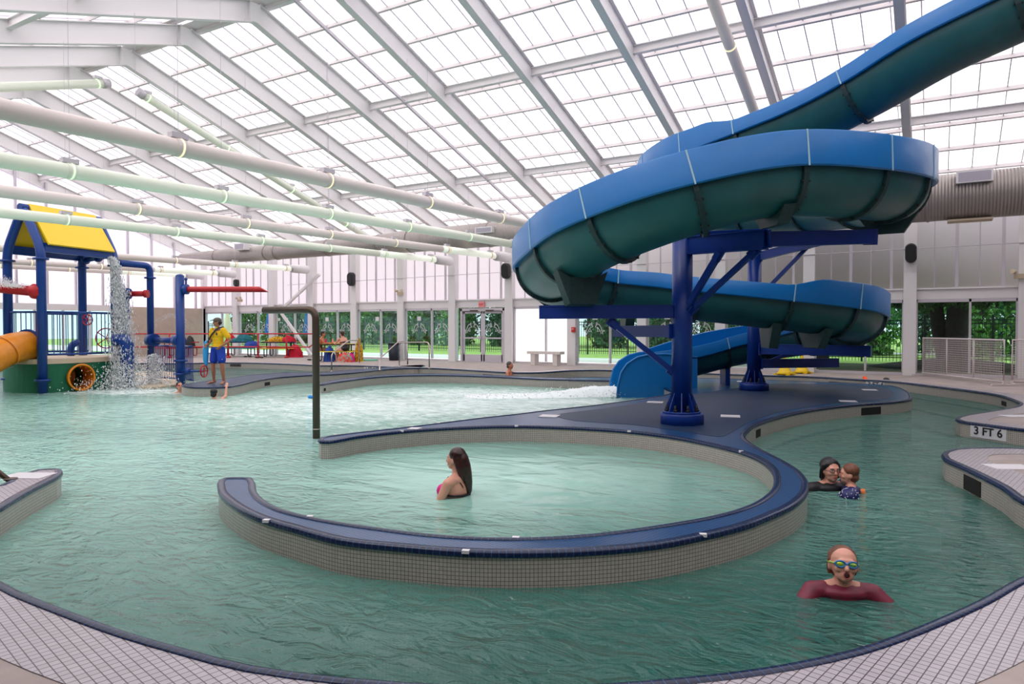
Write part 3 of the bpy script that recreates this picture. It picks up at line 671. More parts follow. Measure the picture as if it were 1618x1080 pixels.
def sweep(prof_fn, name, m, rng=None, smooth=True):
    b = MB(); n = None; vs = []; fr_ = frames if rng is None else frames[rng[0]:rng[1]]
    for f in fr_:
        pr = prof_fn(f); n = len(pr)
        for (x, z) in pr: vs.append(f[0] + f[1] * x + f[2] * z)
    fs = [(i * n + k, i * n + k + 1, (i + 1) * n + k + 1, (i + 1) * n + k) for i in range(len(fr_) - 1) for k in range(n - 1)]
    fs += [(i * n + n - 1, i * n, (i + 1) * n, (i + 1) * n + n - 1) for i in range(len(fr_) - 1)]
    fs += [tuple(range(n))[::-1], tuple((len(fr_) - 1) * n + k for k in range(n))]
    b.add(vs, fs, smooth); o = so_(b, name, m); 
    try: o.data.set_sharp_from_angle(angle=math.radians(40))
    except Exception: pass
    return o
NA = 18
arc = lambda r: [(-r * math.cos(math.pi * k / NA), -r * math.sin(math.pi * k / NA)) for k in range(NA + 1)]
mouth = len(frames) - 6
sweep(lambda f: arc(RF) + arc(RF - .02)[::-1], 'flume_shell', 'slide_green', (0, mouth - 4))
sweep(lambda f: arc(RF - .022) + arc(RF - .05)[::-1], 'flume_liner', 'slide_blue', (0, mouth + 1))
def wallprof(s):
    def fn(f):
        h = f[3] if s < 0 else f[4]; lo = -0.03
        if h < 0: h = .02
        return [(s * (RF - .03), lo + .03), (s * (RF + .08), lo), (s * (RF + .10), lo + .02), (s * (RF + .10), h - .02), (s * (RF + .085), h), (s * (RF + .04), h - .01), (s * (RF + .055), .06), (s * (RF - .03), .03)]
    return fn
sweep(wallprof(-1), 'side_wall', 'slide_blue', (0, mouth - 3)); sweep(wallprof(1), 'side_wall', 'slide_blue', (0, mouth - 3))
# flared run-out at the mouth: tall rounded cheeks and a floor going into the pool
for s in (-1, 1):
    b = MB(); prof = [(0.0, .0), (-.0, .62)]
    f0 = frames[mouth - 12]; out = []
    top = [(-1.9, .26), (-1.5, .30), (-1.1, .34), (-.7, .33), (-.4, .26), (-.15, .10), (0, -.12), (.08, -.45), (.10, -.8)]
    base = LD(2.72, 18.2, 0.0); ex = -RIGHT; side = FWD * (-s)
    A = []
    for x, z in top: A.append((x, z + .50))
    outl = A + [(.10, -.45), (-1.9, -.45)]; w0 = RF + .10
    vs = []
    for off in (0, .05):
        for x, z in outl: vs.append(base + ex * x + side * -(w0 - off) * (1) + Vector((0, 0, z)))
    n = len(outl); fs = [tuple(range(n)), tuple(range(2 * n - 1, n - 1, -1))] + [(i, (i + 1) % n, n + (i + 1) % n, n + i) for i in range(n)]
    b.add(vs, fs); so_(b, 'runout_cheek', 'slide_blue')
    b = MB(); b.tube([base + ex * x - side * w0 + Vector((0, 0, z)) for x, z in A], .028, 8); so_(b, 'runout_lip', 'slide_blue')
# joint flanges and white seams
acc = 0; last = -.85; cuts = []
for i in range(1, len(frames)):
    acc += (frames[i][0] - frames[i - 1][0]).length
    curve = frames[min(i + 6, len(frames) - 1)][5].angle(frames[max(i - 6, 0)][5])
    need = 1.9 if curve < .35 else 1.15
    if len(cuts) == 1: need = 2.45
    if acc - last > need and i < mouth - 12: cuts.append(i); last = acc
bolt_me = None
for i in cuts:
    f = frames[i]; b = MB(); vs = []; 
    for d in (-.035, .035):
        for r in (RF - .01, RF + .055):
            for (x, z) in arc(r): vs.append(f[0] + f[1] * x + f[2] * z + f[5] * d)
    n = NA + 1; fs = []
    for k in range(NA):
        fs += [(n + k, n + k + 1, 3 * n + k + 1, 3 * n + k), (k, k + 1, n + k + 1, n + k), (2 * n + k + 1, 2 * n + k, 3 * n + k, 3 * n + k + 1)]
    b.add(vs, fs); fl = so_(b, 'joint_flange', 'flange')
    for k in range(2, NA - 1, 2):
        an = math.pi * k / NA; c = f[0] + f[1] * (-(RF + .035) * math.cos(an)) + f[2] * (-(RF + .035) * math.sin(an))
        if bolt_me is None:
            b = MB(); b.tube([(0, -.06, 0), (0, .06, 0)], .016, 6); bo = b.build('bolt', 'black', fl); bolt_me = bo.data
        else: bo = bpy.data.objects.new('bolt', bolt_me); COL.objects.link(bo); bo.parent = fl
        bo.location = c; bo.rotation_euler = (0, 0, math.atan2(f[5].y, f[5].x) - math.pi / 2)
    for s in (-1, 1):
        h = f[3] if s < 0 else f[4]; b = MB()
        b.beam(f[0] + f[1] * s * (RF + .102) + f[2] * -.03, f[0] + f[1] * s * (RF + .102) + f[2] * h, .022, .010, f[1]); so_(b, 'seam_strip', 'seam')
f = frames[max(cuts[0] - 3, 0)]; b = MB(); n = 24; vs = []
for d in (-.03, .03):
    for r in (RF, .86):
        for k in range(n + 1): a = math.pi * k / n; vs.append(f[0] + f[1] * (-r * math.cos(a)) + f[2] * (-r * math.sin(a)) + f[5] * d)
m_ = n + 1; fs = []
for k in range(n): fs += [(k, k + 1, m_ + k + 1, m_ + k), (2 * m_ + k + 1, 2 * m_ + k, 3 * m_ + k, 3 * m_ + k + 1), (m_ + k, m_ + k + 1, 3 * m_ + k + 1, 3 * m_ + k), (k, 2 * m_ + k, 2 * m_ + k + 1, k + 1)]
b.add(vs, fs); so_(b, 'end_collar', 'flange')
# columns
def column(base, top, name='support_column', ped=.0):
    b = MB(); b.tube([base + Vector((0, 0, .17)), Vector((base.x, base.y, top))], .157, 28); b.tube([Vector((base.x, base.y, top)), Vector((base.x, base.y, top + .02))], .165, 28)
    c = so_(b, name, 'steel_blue')
    b = MB(); b.tube([base + Vector((0, 0, -.01)), base + Vector((0, 0, .15)), base + Vector((0, 0, .17))], [.35, .35, .34], 8); b.build('pedestal', 'steel_blue', c)
    b = MB(); b.tube([base + Vector((0, 0, .17)), base + Vector((0, 0, .20))], .29, 20); b.build('base_plate', 'steel_blue', c)
    for k in range(8):
        a = k * math.pi / 4 + .3; d = Vector((math.cos(a), math.sin(a), 0)); t = Vector((-d.y, d.x, 0)); b = MB(); q = base
        vs = [q + d * x + Vector((0, 0, z)) + t * s for s in (-.008, .008) for x, z in ((.15, .20), (.27, .20), (.15, .5))]
        b.add(vs, [(0, 1, 2), (5, 4, 3), (0, 3, 4, 1), (1, 4, 5, 2), (2, 5, 3, 0)]); b.build('gusset', 'steel_blue', c)
        a += .39; d = Vector((math.cos(a), math.sin(a), 0)); b = MB(); b.tube([q + d * .24 + Vector((0, 0, .19)), q + d * .24 + Vector((0, 0, .30))], .018, 8); b.tube([q + d * .24 + Vector((0, 0, .2)), q + d * .24 + Vector((0, 0, .235))], .034, 6); b.build('anchor_bolt', 'black', c)
    return c
B1 = G(1077, 668.5); B2 = G(1191, 616)
C1 = column(B1, 3.02); C2 = column(B2, 3.35)
def arm(a, b_, w_=.14, h_=.20, m='steel_blue', tapered=False):
    b = MB(); b.beam(a, b_, w_, .02); 
    b = MB(); up = Vector((0, 0, 1))
    for off in (-h_ / 2, h_ / 2): b.beam(Vector(a) + up * off, Vector(b_) + up * off, w_, .018)
    b.beam(a, b_, .10, h_)
    t = (Vector(b_) - Vector(a)).normalized(); b.beam(Vector(a), Vector(a) + t * .02, w_ + .08, h_ + .06)
    return so_(b, 'support_arm', m)
def brace(a, b_, ar, w_=.07):
    b = MB(); b.beam(a, b_, w_, w_); t = (Vector(b_) - Vector(a)).normalized(); b.beam(Vector(a) - t * .05, Vector(a) + t * .14, w_ * .4, .15); b.beam(Vector(b_) - t * .14, Vector(b_) + t * .05, w_ * .4, .14)
    o = b.build('diagonal_brace', 'steel_blue', ar); return o
# pipe bottoms at the three upper supports
def cradle(pt, t, zarm, par=None):
    """dark bolted bracket between an arm and the flume above it"""
    f = min(frames, key=lambda f: (f[0] - pt).length); c = f[0] - f[2] * (RF - .02); b = MB(); d = f[5]; rt = f[1]
    h = c.z - zarm; top = .34; bot = .22
    vs = [f[0] + rt * x + f[2] * z + d * s for s in (-.09, .09) for x, z in ((-.42, -.46), (-.22, -.56), (.22, -.56), (.42, -.46))] + [Vector((c.x, c.y, zarm)) + rt * x + d * s for s in (-.09, .09) for x in (-bot, bot)]
    b.add(vs, [(0, 1, 2, 3, 9, 8), (4, 10, 11, 7, 6, 5), (0, 8, 10, 4), (3, 7, 11, 9), (8, 9, 11, 10), (0, 4, 5, 1), (1, 5, 6, 2), (2, 6, 7, 3)])
    so_(b, 'flume_cradle', 'flange')
zt = 2.70
# upper arms of column 1: a near pair and a long one to the right
e1 = D(1210, 378, 9.95); a1_ = arm(B1 + Vector((.0, 0, 2.64)) + (e1 - B1).normalized() * .15, e1, .16, .26)
e1b = D(1376, 374, 10.6); a2_ = arm(e1, e1b, .12, .19)
arm(B1 + Vector((0, 0, 2.90)) + FWD * .2, D(1210, 372, 11.6), .12, .2)
a3s = B1 + Vector((0, 0, XU(492, B1.x, B1.y))) - RIGHT * .12; e3 = D(852, 493, 11.0); a3_ = arm(a3s, e3, .14, .19)
cradle(D(1215, 300, 9.6), None, e1.z + .12); cradle(D(885, 430, 10.6), None, e3.z + .10); cradle(D(1345, 330, 11.3), None, e1b.z + .1)
arm(e1b + FWD * .0, D(1330, 372, 12.2), .12, .18)
brace(D(1082, 492, 10.95), D(1138, 398, 10.45), a1_, .085); brace(D(1090, 492, 10.95), D(1195, 395, 10.15), a1_, .075)
brace(D(1068, 590, 11.05), D(965, 508, 11.05), a3_, .08)
# middle arms that carry the second level
arm(B1 + Vector((0, 0, XU(523, B1.x, B1.y))) - RIGHT * .12, D(972, 523, 12.4), .14, .17)
cradle(D(1000, 470, 14.2), None, XU(520, *LD(2.4, 14.2)[:2]))
z2 = XU(551, B2.x, B2.y); a5 = arm(B2 + Vector((.14, 0, z2)), B2 + RIGHT * 2.0 - FWD * 1.6 + Vector((0, 0, z2)), .14, .22)
a6 = arm(B2 + Vector((.14, 0, XU(574, B2.x, B2.y))), B2 + RIGHT * 2.2 + FWD * .4 + Vector((0, 0, XU(574, B2.x, B2.y))), .12, .2)
cradle(D(1215, 480, 14.2), None, z2 + .1); cradle(D(1285, 490, 14.3), None, z2 + .1)
brace(B2 + Vector((.1, 0, XU(470, B2.x, B2.y))), D(1283, 383, 16.2), C2, .08)
arm(B2 + Vector((.1, 0, 3.2)), D(1330, 372, 15.4), .12, .18)
brace(B2 + Vector((.1, 0, XU(575, B2.x, B2.y))) + RIGHT * .1, B2 + Vector((0, 0, XU(548, B2.x, B2.y))) + RIGHT * 1.2, a5, .07)
# low saddles under the last run
for lat in (4.3, 5.6):
    f = min(frames, key=lambda f: (f[0] - LD(lat, 18.4, .8)).length); z = f[0].z - RF
    b = MB(); b.box((f[0].x, f[0].y, max(z, .04) / 2 + .0), (.5, .12, max(z, .05)), YAW + 1.57); so_(b, 'low_saddle', 'steel_blue')
# dark launch platform at the top right
pt = LD(8.95, 10.1, 0)
b = MB(); b.box(pt + Vector((1.0, -.4, 6.1)), (2.6, 2.6, .25), YAW); so_(b, 'launch_platform', 'flange')
b = MB(); b.box(pt + RIGHT * 1.1 + Vector((0, 0, 6.75)), (.1, 1.9, 1.3), YAW + .25); so_(b, 'launch_panel', 'steel_blue')
for dx, dy in ((.3, -1.2), (2.4, -1.2), (2.4, 1.0), (.6, 1.2)):
    q = pt + RIGHT * dx + FWD * dy; b = MB(); b.beam((q.x, q.y, 0), (q.x, q.y, 6.1), .2, .2); so_(b, 'platform_post', 'steel_blue')
# ------------------------------------------------------------ light pipes
YE = 25.0
def tz(Y): return 3.99 + 0.0165 * Y
def light_pipe(Xe, green, label, end=True, y0=0.0):
    e = empty('light_pipe', (Xe, y0, 0), 0, label, 'ceiling light', 'light pipes running across the hall'); b = MB()
    mt = 'tube_green' if green else 'tube_white'
    b.tube([(0, y - y0, tz(y)) for y in (y0, y0 + 8, y0 + 16, YE - 1.1)], .125, 20); b.build('light_tube', mt, e)
    b = MB(); b.tube([(0, YE - 1.1 - y0, tz(YE - 1.1)), (0, YE - 1.0 - y0, tz(YE)), (0, YE - y0, tz(YE)), (0, YE + .02 - y0, tz(YE))], [.14, .15, .15, .12], 16); b.build('lamp_housing', 'frame', e)
    if end and YE > 22:
        b = MB(); b.tube([(0, YE - 1.0 - y0, tz(YE)), (0, YE - .95 - y0, tz(YE)), (0, YE - y0, tz(YE)), (0, YE + .03 - y0, tz(YE))], [.15, .205, .205, .17], 20); b.build('lamp_drum', 'steel_white', e)
        b = MB(); b.tube([(0, YE - 4.6 - y0, tz(YE - 4.6)), (0, YE - 1.08 - y0, tz(YE - 1.08))], .127, 20); b.build('bright_end', 'lit_film', e)
    y = 3.35
    while y < YE - 1.2:
        b = MB(); b.tube([(0, y - .07 - y0, tz(y)), (0, y + .07 - y0, tz(y))], .133, 20); bd = b.build('band', mt, e)
        b = MB(); b.tube([(0, y + .0 - y0, tz(y)), (0, y + .03 - y0, tz(y))], .136, 20); b.build('lit_gap', 'lamp_gap_g' if green else 'lamp_gap', bd)
        b = MB(); b.box((0, y - y0, tz(y) + .165), (.11, .26, .075)); b.box((0, y - y0, tz(y) + .13), (.05, .12, .04)); hb = b.build('hanger_box', 'frame', e)
        b = MB(); b.tube([(0, y - y0, tz(y) + .2), (0, y - y0, raft(y) + .02)], .004, 5, caps=False); b.build('wire', 'rib', hb)
        y += 2.9
    return e
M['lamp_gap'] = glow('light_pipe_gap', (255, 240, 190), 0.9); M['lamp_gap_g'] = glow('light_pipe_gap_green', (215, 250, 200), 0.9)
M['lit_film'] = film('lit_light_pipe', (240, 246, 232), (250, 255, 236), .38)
order = ['topmost', 'second from the top', 'third from the top', 'fourth from the top', 'fifth from the top, ending at the tall back columns', 'sixth from the top', 'lowest']
xs = [-.376, -.494, -.6118, -.7314, -1.085, -1.3095, -1.42]
desc = ['nearest long cream light pipe, topmost of those crossing to the back wall', 'pale green light pipe just below the nearest cream one', 'cream light pipe, third down of those crossing to the back wall', 'thin green light pipe passing over the yellow play roof ridge', 'bright white light pipe just under the yellow play roof, ending left of the back doors', 'pale light pipe below the bright white one, behind the play tower', 'farthest and lowest light pipe, behind the blue play tower']
YE0 = YE
for i, (x, gr, d) in enumerate(zip(xs, (0, 1, 0, 1, 0, 0, 0), desc)): YE = 21.4 if i < 2 else YE0; light_pipe(x * YE0, gr, d)
def slope_pipe(k, off, ya, yb, green, label):
    X = X0 - k * BAY + off; e = empty('light_pipe', (X, ya, 0), 0, label, 'ceiling light', 'sloping light pipes under the rafters')
    def zz(y): return raft(y) - .52
    b = MB(); b.tube([(0, 0, zz(ya)), (0, yb - ya, zz(yb))], .125, 18); b.build('light_tube', 'tube_green' if green else 'tube_white', e)
    s = 1 if yb > ya else -1
    b = MB(); t = Vector((0, yb - ya, zz(yb) - zz(ya))).normalized(); p = Vector((0, 0, zz(ya))); b.tube([p - t * .22, p - t * .06, p], [.13, .145, .145], 16); b.build('lamp_housing', 'frame', e)
    n = int(abs(yb - ya) / 2.9)
    for i in range(n + 1):
        y = ya + s * (.12 + i * 2.9); q = Vector((0, y - ya, zz(y))); b = MB(); b.tube([q, q + t * .04], .134, 18); b.build('band', 'lamp_gap_g' if green else 'lamp_gap', e)
        b = MB(); b.box(q + Vector((0, 0, .18)), (.11, .24, .08)); b.build('hanger_box', 'frame', e)
slope_pipe(7, -.1, 13.15, 24.0, 1, 'pale green light pipe sloping down to the right from the ridge')
slope_pipe(7, -.1, 11.85, YF + 1.5, 1, 'pale green light pipe sloping away to the left of the ridge')
slope_pipe(1, -.35, 13.15, 24.0, 0, 'steep cream light pipe beside a rafter above the upper slide run')
# ------------------------------------------------------------ spiral duct
du = empty('spiral_duct', (X0, 22.2, 0), 0, 'long ribbed metal air duct hung along the back wall under the roof', 'air duct')
yd = 22.2
def dx(u): return UX(u, yd) - X0
zc = 4.98
xr = XR - X0 - .2
prof = [(xr, .62), (dx(905), .60), (dx(860), .46), (dx(640), .45), (dx(600), .36), (dx(345), .34), (dx(290), .30)]
b = MB(); b.tube([(x, 0, zc) for x, r in prof], [r for x, r in prof], 32); dd = b.build('duct_run', 'duct', du)
# ribbed sheet
nt = M['duct'].node_tree; tc = N(nt, 'ShaderNodeTexCoord'); wv = N(nt, 'ShaderNodeTexWave', wave_type='BANDS', bands_direction='X'); wv.inputs['Scale'].default_value = 4.2
nt.links.new(tc.outputs['Object'], wv.inputs[0]); bpp = N(nt, 'ShaderNodeBump'); bpp.inputs['Strength'].default_value = .5; bpp.inputs['Distance'].default_value = .02
nt.links.new(wv.outputs['Fac'], bpp.inputs['Height']); nt.links.new(bpp.outputs[0], nt.nodes['Principled BSDF'].inputs['Normal'])
for u in (1464, 1300, 1100, 905, 860, 775, 650, 600, 520, 440, 424, 345):
    x = dx(u); r = max(rr for xx, rr in prof if xx >= x - .4) if any(xx >= x - .4 for xx, rr in prof) else .62
    rr = [r2 for (x2, r2) in prof if x2 <= x + .01]; r = rr[0] if rr else r
    for i in range(len(prof) - 1):
        (xa_, ra), (xb_, rb) = prof[i], prof[i + 1]
        if xb_ <= x <= xa_: r = ra + (rb - ra) * (xa_ - x) / max(xa_ - xb_, 1e-3)
    b = MB(); b.tube([(x - .03, 0, zc), (x + .03, 0, zc)], r + .02, 28); b.build('joint_ring', 'duct', du)
for u, w_, hh, zo in ((1535, .8, .3, .38), (778, .75, .22, .1), (396, .7, .3, .30)):
    x = dx(u); r = .6 if u > 900 else .45; b = MB(); b.box((x, -r + .06 if u > 900 else -r, zc + zo), (w_, .32, hh)); g_ = b.build('supply_grille', 'steel_white', du)
    b = MB(); yy = -r + .06 - .165 if u > 900 else -r - .165
    for i in range(9): b.box((x, yy, zc + zo - hh / 2 + .04 + i * (hh - .08) / 8), (w_ - .1, .01, .012))
    b.box((x, yy + .004, zc + zo), (w_ - .1, .006, hh - .06)); b.build('louvre', 'rib', g_)
b = MB(); b.box((dx(1530), 0, zc - .65), (1.0, .5, .05)); b.build('bottom_grille', 'tan', du)
for u in (1425, 1170, 938, 819, 724, 560, 440): x = dx(u); b = MB(); b.tube([(x, 0, zc + .3), (x, 0, raft(yd) + .05)], .006, 5); b.build('hanging_rod', 'rib', du)
# tie cable along the wall
b = MB(); b.tube([(XR - .3, YW - .3, 4.02), (-10, YW - .3, 3.9), (-29, YW - .3, 3.72)], .012, 5); tag(b.build('cable', 'frame'), 'thin pale cable strung along the back wall columns below the duct', 'cable')
b = MB(); b.beam((UX(505, YW - .5), YW - .5, 4.15), (UX(440, YW - .5), YW - .5, 2.3), .12, .12); tag(b.build('diagonal_strut', 'steel_white'), 'white diagonal strut rising to the right between two back wall columns', 'strut')
b = MB(); b.beam((UX(445, YW - .5), YW - .5, 2.25), (UX(492, YW - .5), YW - .5, .1), .12, .12); tag(b.build('diagonal_strut', 'steel_white'), 'white diagonal strut falling to the right in front of the windows', 'strut')
# ------------------------------------------------------------ fittings on the columns
def speaker(u, v, label, s=1.0):
    X = UX(u, YW - .45); z = XU(v, X, YW - .45); e = empty('wall_speaker', (X, YW - .30, z), 0, label, 'speaker', 'black speakers on the back columns'); b = MB()
    pts = [(.16 * s * math.cos(a), 0, .16 * s * math.sin(a) + (.14 * s if math.sin(a) > 0 else -.14 * s)) for a in [i * math.pi / 12 for i in range(24)]]
    vs = [(x, y, z_) for y, k in ((-.28, .86), (-.22, 1), (-.04, 1)) for x, _, z_ in [(p[0] * k, 0, p[2] * k) for p in pts]]; n = 24
    b.add(vs, [tuple(range(n))[::-1], tuple(range(2 * n, 3 * n))] + [(j * n + i, j * n + (i + 1) % n, (j + 1) * n + (i + 1) % n, (j + 1) * n + i) for j in (0, 1) for i in range(n)])
    b.build('speaker_body', 'black', e); b = MB(); b.box((0, -.02, 0), (.08, .06, .2)); b.build('wall_bracket', 'black', e)
speaker(1438, 400, 'black oval speaker on the column above the white mesh barrier'); speaker(799, 428, 'black oval speaker beside the left bend of the slide', 1.1)
speaker(555, 441, 'black oval speaker on a column above the people at the table', 1.1); speaker(374, 447, 'small black speaker behind the red spray arm above the lifeguard', .65)
def elight(u, v, label):
    X = UX(u, YW - .34); z = XU(v, X, YW - .34); e = empty('emergency_light', (X, YW - .335, z), 0, label, 'emergency light', 'emergency lights on the back columns'); b = MB(); b.box((0, .02, -.02), (.32, .1, .14)); b.build('battery_box', 'tan', e)
    for s in (-1, 1): b = MB(); b.tube([(s * .12, -.02, .1), (s * .2, -.12, .12)], [.05, .07], 12); b.build('lamp_head', 'tan', e)
elight(632, 463, 'tan twin head emergency light left of the exit doors'); elight(1611, 435, 'tan emergency light at the right edge of the photo'); elight(379, 474, 'small pale emergency light above the lifeguard')
X = UX(908, YW - .4); al = empty('fire_alarm', (X, YW - .3, 1.42), 0, 'small red fire alarm box on the column above the stone bench', 'fire alarm'); b = MB(); b.box((-.08, -.04, 0), (.15, .1, .2)); b.build('alarm_box', 'signal_red', al); b = MB(); b.sph((-.08, -.1, .02), .045, 10); b.build('strobe', 'exit_red', al)
# ------------------------------------------------------------ outside
def ground(): 
    b = MB(); b.box((-25, 70, -.16), (160, 88, .2)); o = b.build('lawn', 'grass'); tag(o, kind='structure')
    b = MB(); b.box((-25, YW + 3.6, -.05), (160, 6.6, .04)); o = b.build('concrete_path', 'path'); tag(o, kind='structure')
    b = MB(); b.box((20, 48, -.055), (60, 3.0, .03)); o = b.build('far_path', 'path'); tag(o, kind='structure')
    b = MB(); b.prism([V2(-3, YW + .3), V2(40, YW + .3), V2(40, YW + 8), V2(-6, YW + 8)], -.04, -.025); tag(b.build('shaded_lawn', 'grass_dull'), kind='structure')  # tree shade painted in as a duller lawn colour
M['grass_dull'] = mat('shade_toned_lawn', (104, 110, 70), 0.95, rgb2=(92, 80, 62), vscale=.8)
ground()
def leafcloud(b, blobs, n, size, rnd):
    for (c, r) in blobs:
        for i in range(n):
            a = rnd.uniform(0, 2 * math.pi); z = rnd.uniform(-1, 1); q = math.sqrt(1 - z * z); k = rnd.uniform(.72, 1.06)
            p = Vector((c[0] + r[0] * q * math.cos(a) * k, c[1] + r[1] * q * math.sin(a) * k, c[2] + r[2] * z * k))
            R = Euler((rnd.uniform(-1.2, 1.2), rnd.uniform(-1.2, 1.2), rnd.uniform(0, 6.3))).to_matrix(); s = size * rnd.uniform(.6, 1.4)
            vs = [p + R @ Vector(v) for v in ((-s, 0, 0), (0, -s * .5, 0), (s, 0, .1 * s), (0, s * .5, 0))]
            b.add(vs, [(0, 1, 2, 3)])
def make_tree(seed, h, m, low):
    rnd = random.Random(seed); e = empty('tree', (0, 0, 0)); b = MB(); b.tube([(0, 0, -.1), (.1, 0, h * .35), (-.05, .1, h * .8)], [.28, .2, .06], 10); b.build('trunk', 'bark', e)
    b = MB(); bl = []
    for i in range(11):
        z = low + (h - low) * i / 10; rr = 2.1 * (1 - .5 * abs(i / 10 - .35)); bl.append(((rnd.uniform(-.6, .6), rnd.uniform(-.5, .5), z), (rr * rnd.uniform(.75, .9), rr * .8, 1.1)))
    leafcloud(b, bl, 420, .17, rnd); b.build('foliage', m, e); return e
protos = [make_tree(1, 7.5, 'leaf2', .4), make_tree(2, 7.0, 'leaf', .5), make_tree(3, 8.5, 'leaf2', .3)]
rnd = random.Random(5); first = [True] * 3; i = 0; names_ = ['dense dark', 'fresh mid green', 'tall dark bushy']
wherein = []
x = -64
spots = []
while x < 30: spots.append((x, 50 + rnd.uniform(-.3, .3) - (5 if x > -4 else 0))); spots.append((x + 2.3, 54.8 + rnd.uniform(-.3, .3) - (5 if x > -4 else 0))); x += 4.7
for x, y in spots:
    j = rnd.randrange(3); o = protos[j] if first[j] else copy_tree(protos[j]); first[j] = False
    o.location = (x, y, -.06); o.rotation_euler = (0, 0, rnd.uniform(0, 6)); s = rnd.uniform(.92, 1.06); o.scale = (s, s, s)
    tag(o, ['dense dark tree in the row beyond the black fence', 'fresh mid green tree in the row beyond the black fence', 'tall dark bushy tree in the row beyond the black fence'][j], 'tree', ['dark trees beyond the fence', 'green trees beyond the fence', 'tall trees beyond the fence'][j])
# big shade tree on the right
tp = D(1510, 500, 27.0); st = empty('tree', (tp.x, tp.y, -.05), 0, 'large shade tree with forked grey trunk on a mulch mound outside the right windows', 'tree')
b = MB(); b.tube([(0, 0, -.1), (0, 0, .6), (.05, 0, 2.0), (.2, 0, 4.5)], [.62, .42, .36, .3], 14); b.tube([(-.3, 0, .2), (-.55, .1, 1.5), (-.9, .1, 4.5)], [.3, .26, .2], 12); b.build('trunk', 'bark', st)
def canopy(seed, xw, y0, y1, n):  # crowns packed close to the wall to darken its panels
    rnd = random.Random(seed); bl = []
    for i in range(n):
        y = rnd.uniform(y0, y1); top = 6.3 + .17 * (y - YW); z = rnd.uniform(3.1, max(3.4, top - 1.1)); bl.append(((rnd.uniform(-xw, xw), y - tp.y, z), (1.9, 1.2, 1.0)))
    return bl
b = MB(); leafcloud(b, canopy(9, 5.0, 27.2, 33.5, 62), 560, .13, random.Random(2)); b.build('foliage', 'leaf', st)
b = MB(); b.tube([(0, 0, 0), (0, 0, .12), (0, 0, .3), (0, 0, .4)], [3.2, 2.4, 1.2, .1], 24); mo = b.build('mulch_mound', 'mulch', st)
for u, dep, lb in ((1300, 31, 'broad leafy tree added outside the windows to shade the wall behind the slide columns'), (1140, 33.5, 'lighter leafy tree added outside the windows to shade the wall behind the upper slide support')):  # two trees added to block sky light from the wall panels
    tp = D(u, 500, dep); t2 = empty('tree', (tp.x, tp.y, -.05), 0, lb, 'tree'); b = MB(); b.tube([(0, 0, -.1), (0, 0, 1.5), (.1, .1, 4.2)], [.3, .22, .15], 12); b.build('trunk', 'bark', t2)
    b = MB(); leafcloud(b, canopy(u, 2.4, 27.6, 33.5, 40 if u > 1200 else 16), 480, .13, random.Random(u)); b.build('foliage', 'leaf', t2)
# fence beyond the lawn
def fence_run(xa, xb, Y, label):
    e = empty('picket_fence', ((xa + xb) / 2, Y, -.05), 0, label, 'fence'); L = xb - xa; b = MB()
    n = int(L / .14)
    for i in range(n): b.box((-L / 2 + i * .14, 0, .98), (.022, .022, 1.9))
    tag(b.build('pickets', 'fence', e), kind='stuff')
    for z in (.2, 1.72, 1.88): b = MB(); b.box((0, 0, z), (L, .04, .04)); b.build('rail', 'fence', e)
    x = -L / 2
    while x <= L / 2 + .01: b = MB(); b.box((x, 0, 1.05), (.08, .08, 2.1)); b.build('post', 'fence', e); x += 2.5
fence_run(-55, -5.5, 37.5, 'long black picket fence across the lawn behind the left windows')
fence_run(-5.5, 19, 36.2, 'black picket fence behind the shade tree on the right')
# folded umbrellas outside
def umbrella(u, dep, m, label, ztop=2.6):
    p = D(u, 500, dep); e = empty('folded_umbrella', (p.x, p.y, -.03), 0, label, 'umbrella'); b = MB(); b.tube([(0, 0, 0), (0, 0, 2.7)], .025, 8); b.build('pole', 'steel_white', e)
    b = MB(); n = 16; prof = [(2.65, .04), (2.3, .13), (1.8, .2), (1.3, .27), (1.22, .22)]
    vs = [(r * (1 + .16 * (k % 2)) * math.cos(2 * math.pi * k / n), r * (1 + .16 * (k % 2)) * math.sin(2 * math.pi * k / n), z) for z, r in prof for k in range(n)]
    b.add(vs, [(i * n + k, i * n + (k + 1) % n, (i + 1) * n + (k + 1) % n, (i + 1) * n + k) for i in range(len(prof) - 1) for k in range(n)], True); b.build('canopy', m, e)
M['umb_blue'] = mat('umbrella_blue', (28, 128, 220), .7); M['umb_pale'] = mat('umbrella_pale', (236, 226, 190), .7)
umbrella(426, 41.5, 'umb_blue', 'folded bright blue umbrella outside the window above the picnic tables'); umbrella(487, 39, 'umb_blue', 'folded blue umbrella outside, just left of the bronze shower pipe'); umbrella(359, 44, 'umb_pale', 'folded pale umbrella outside behind the lifeguard')
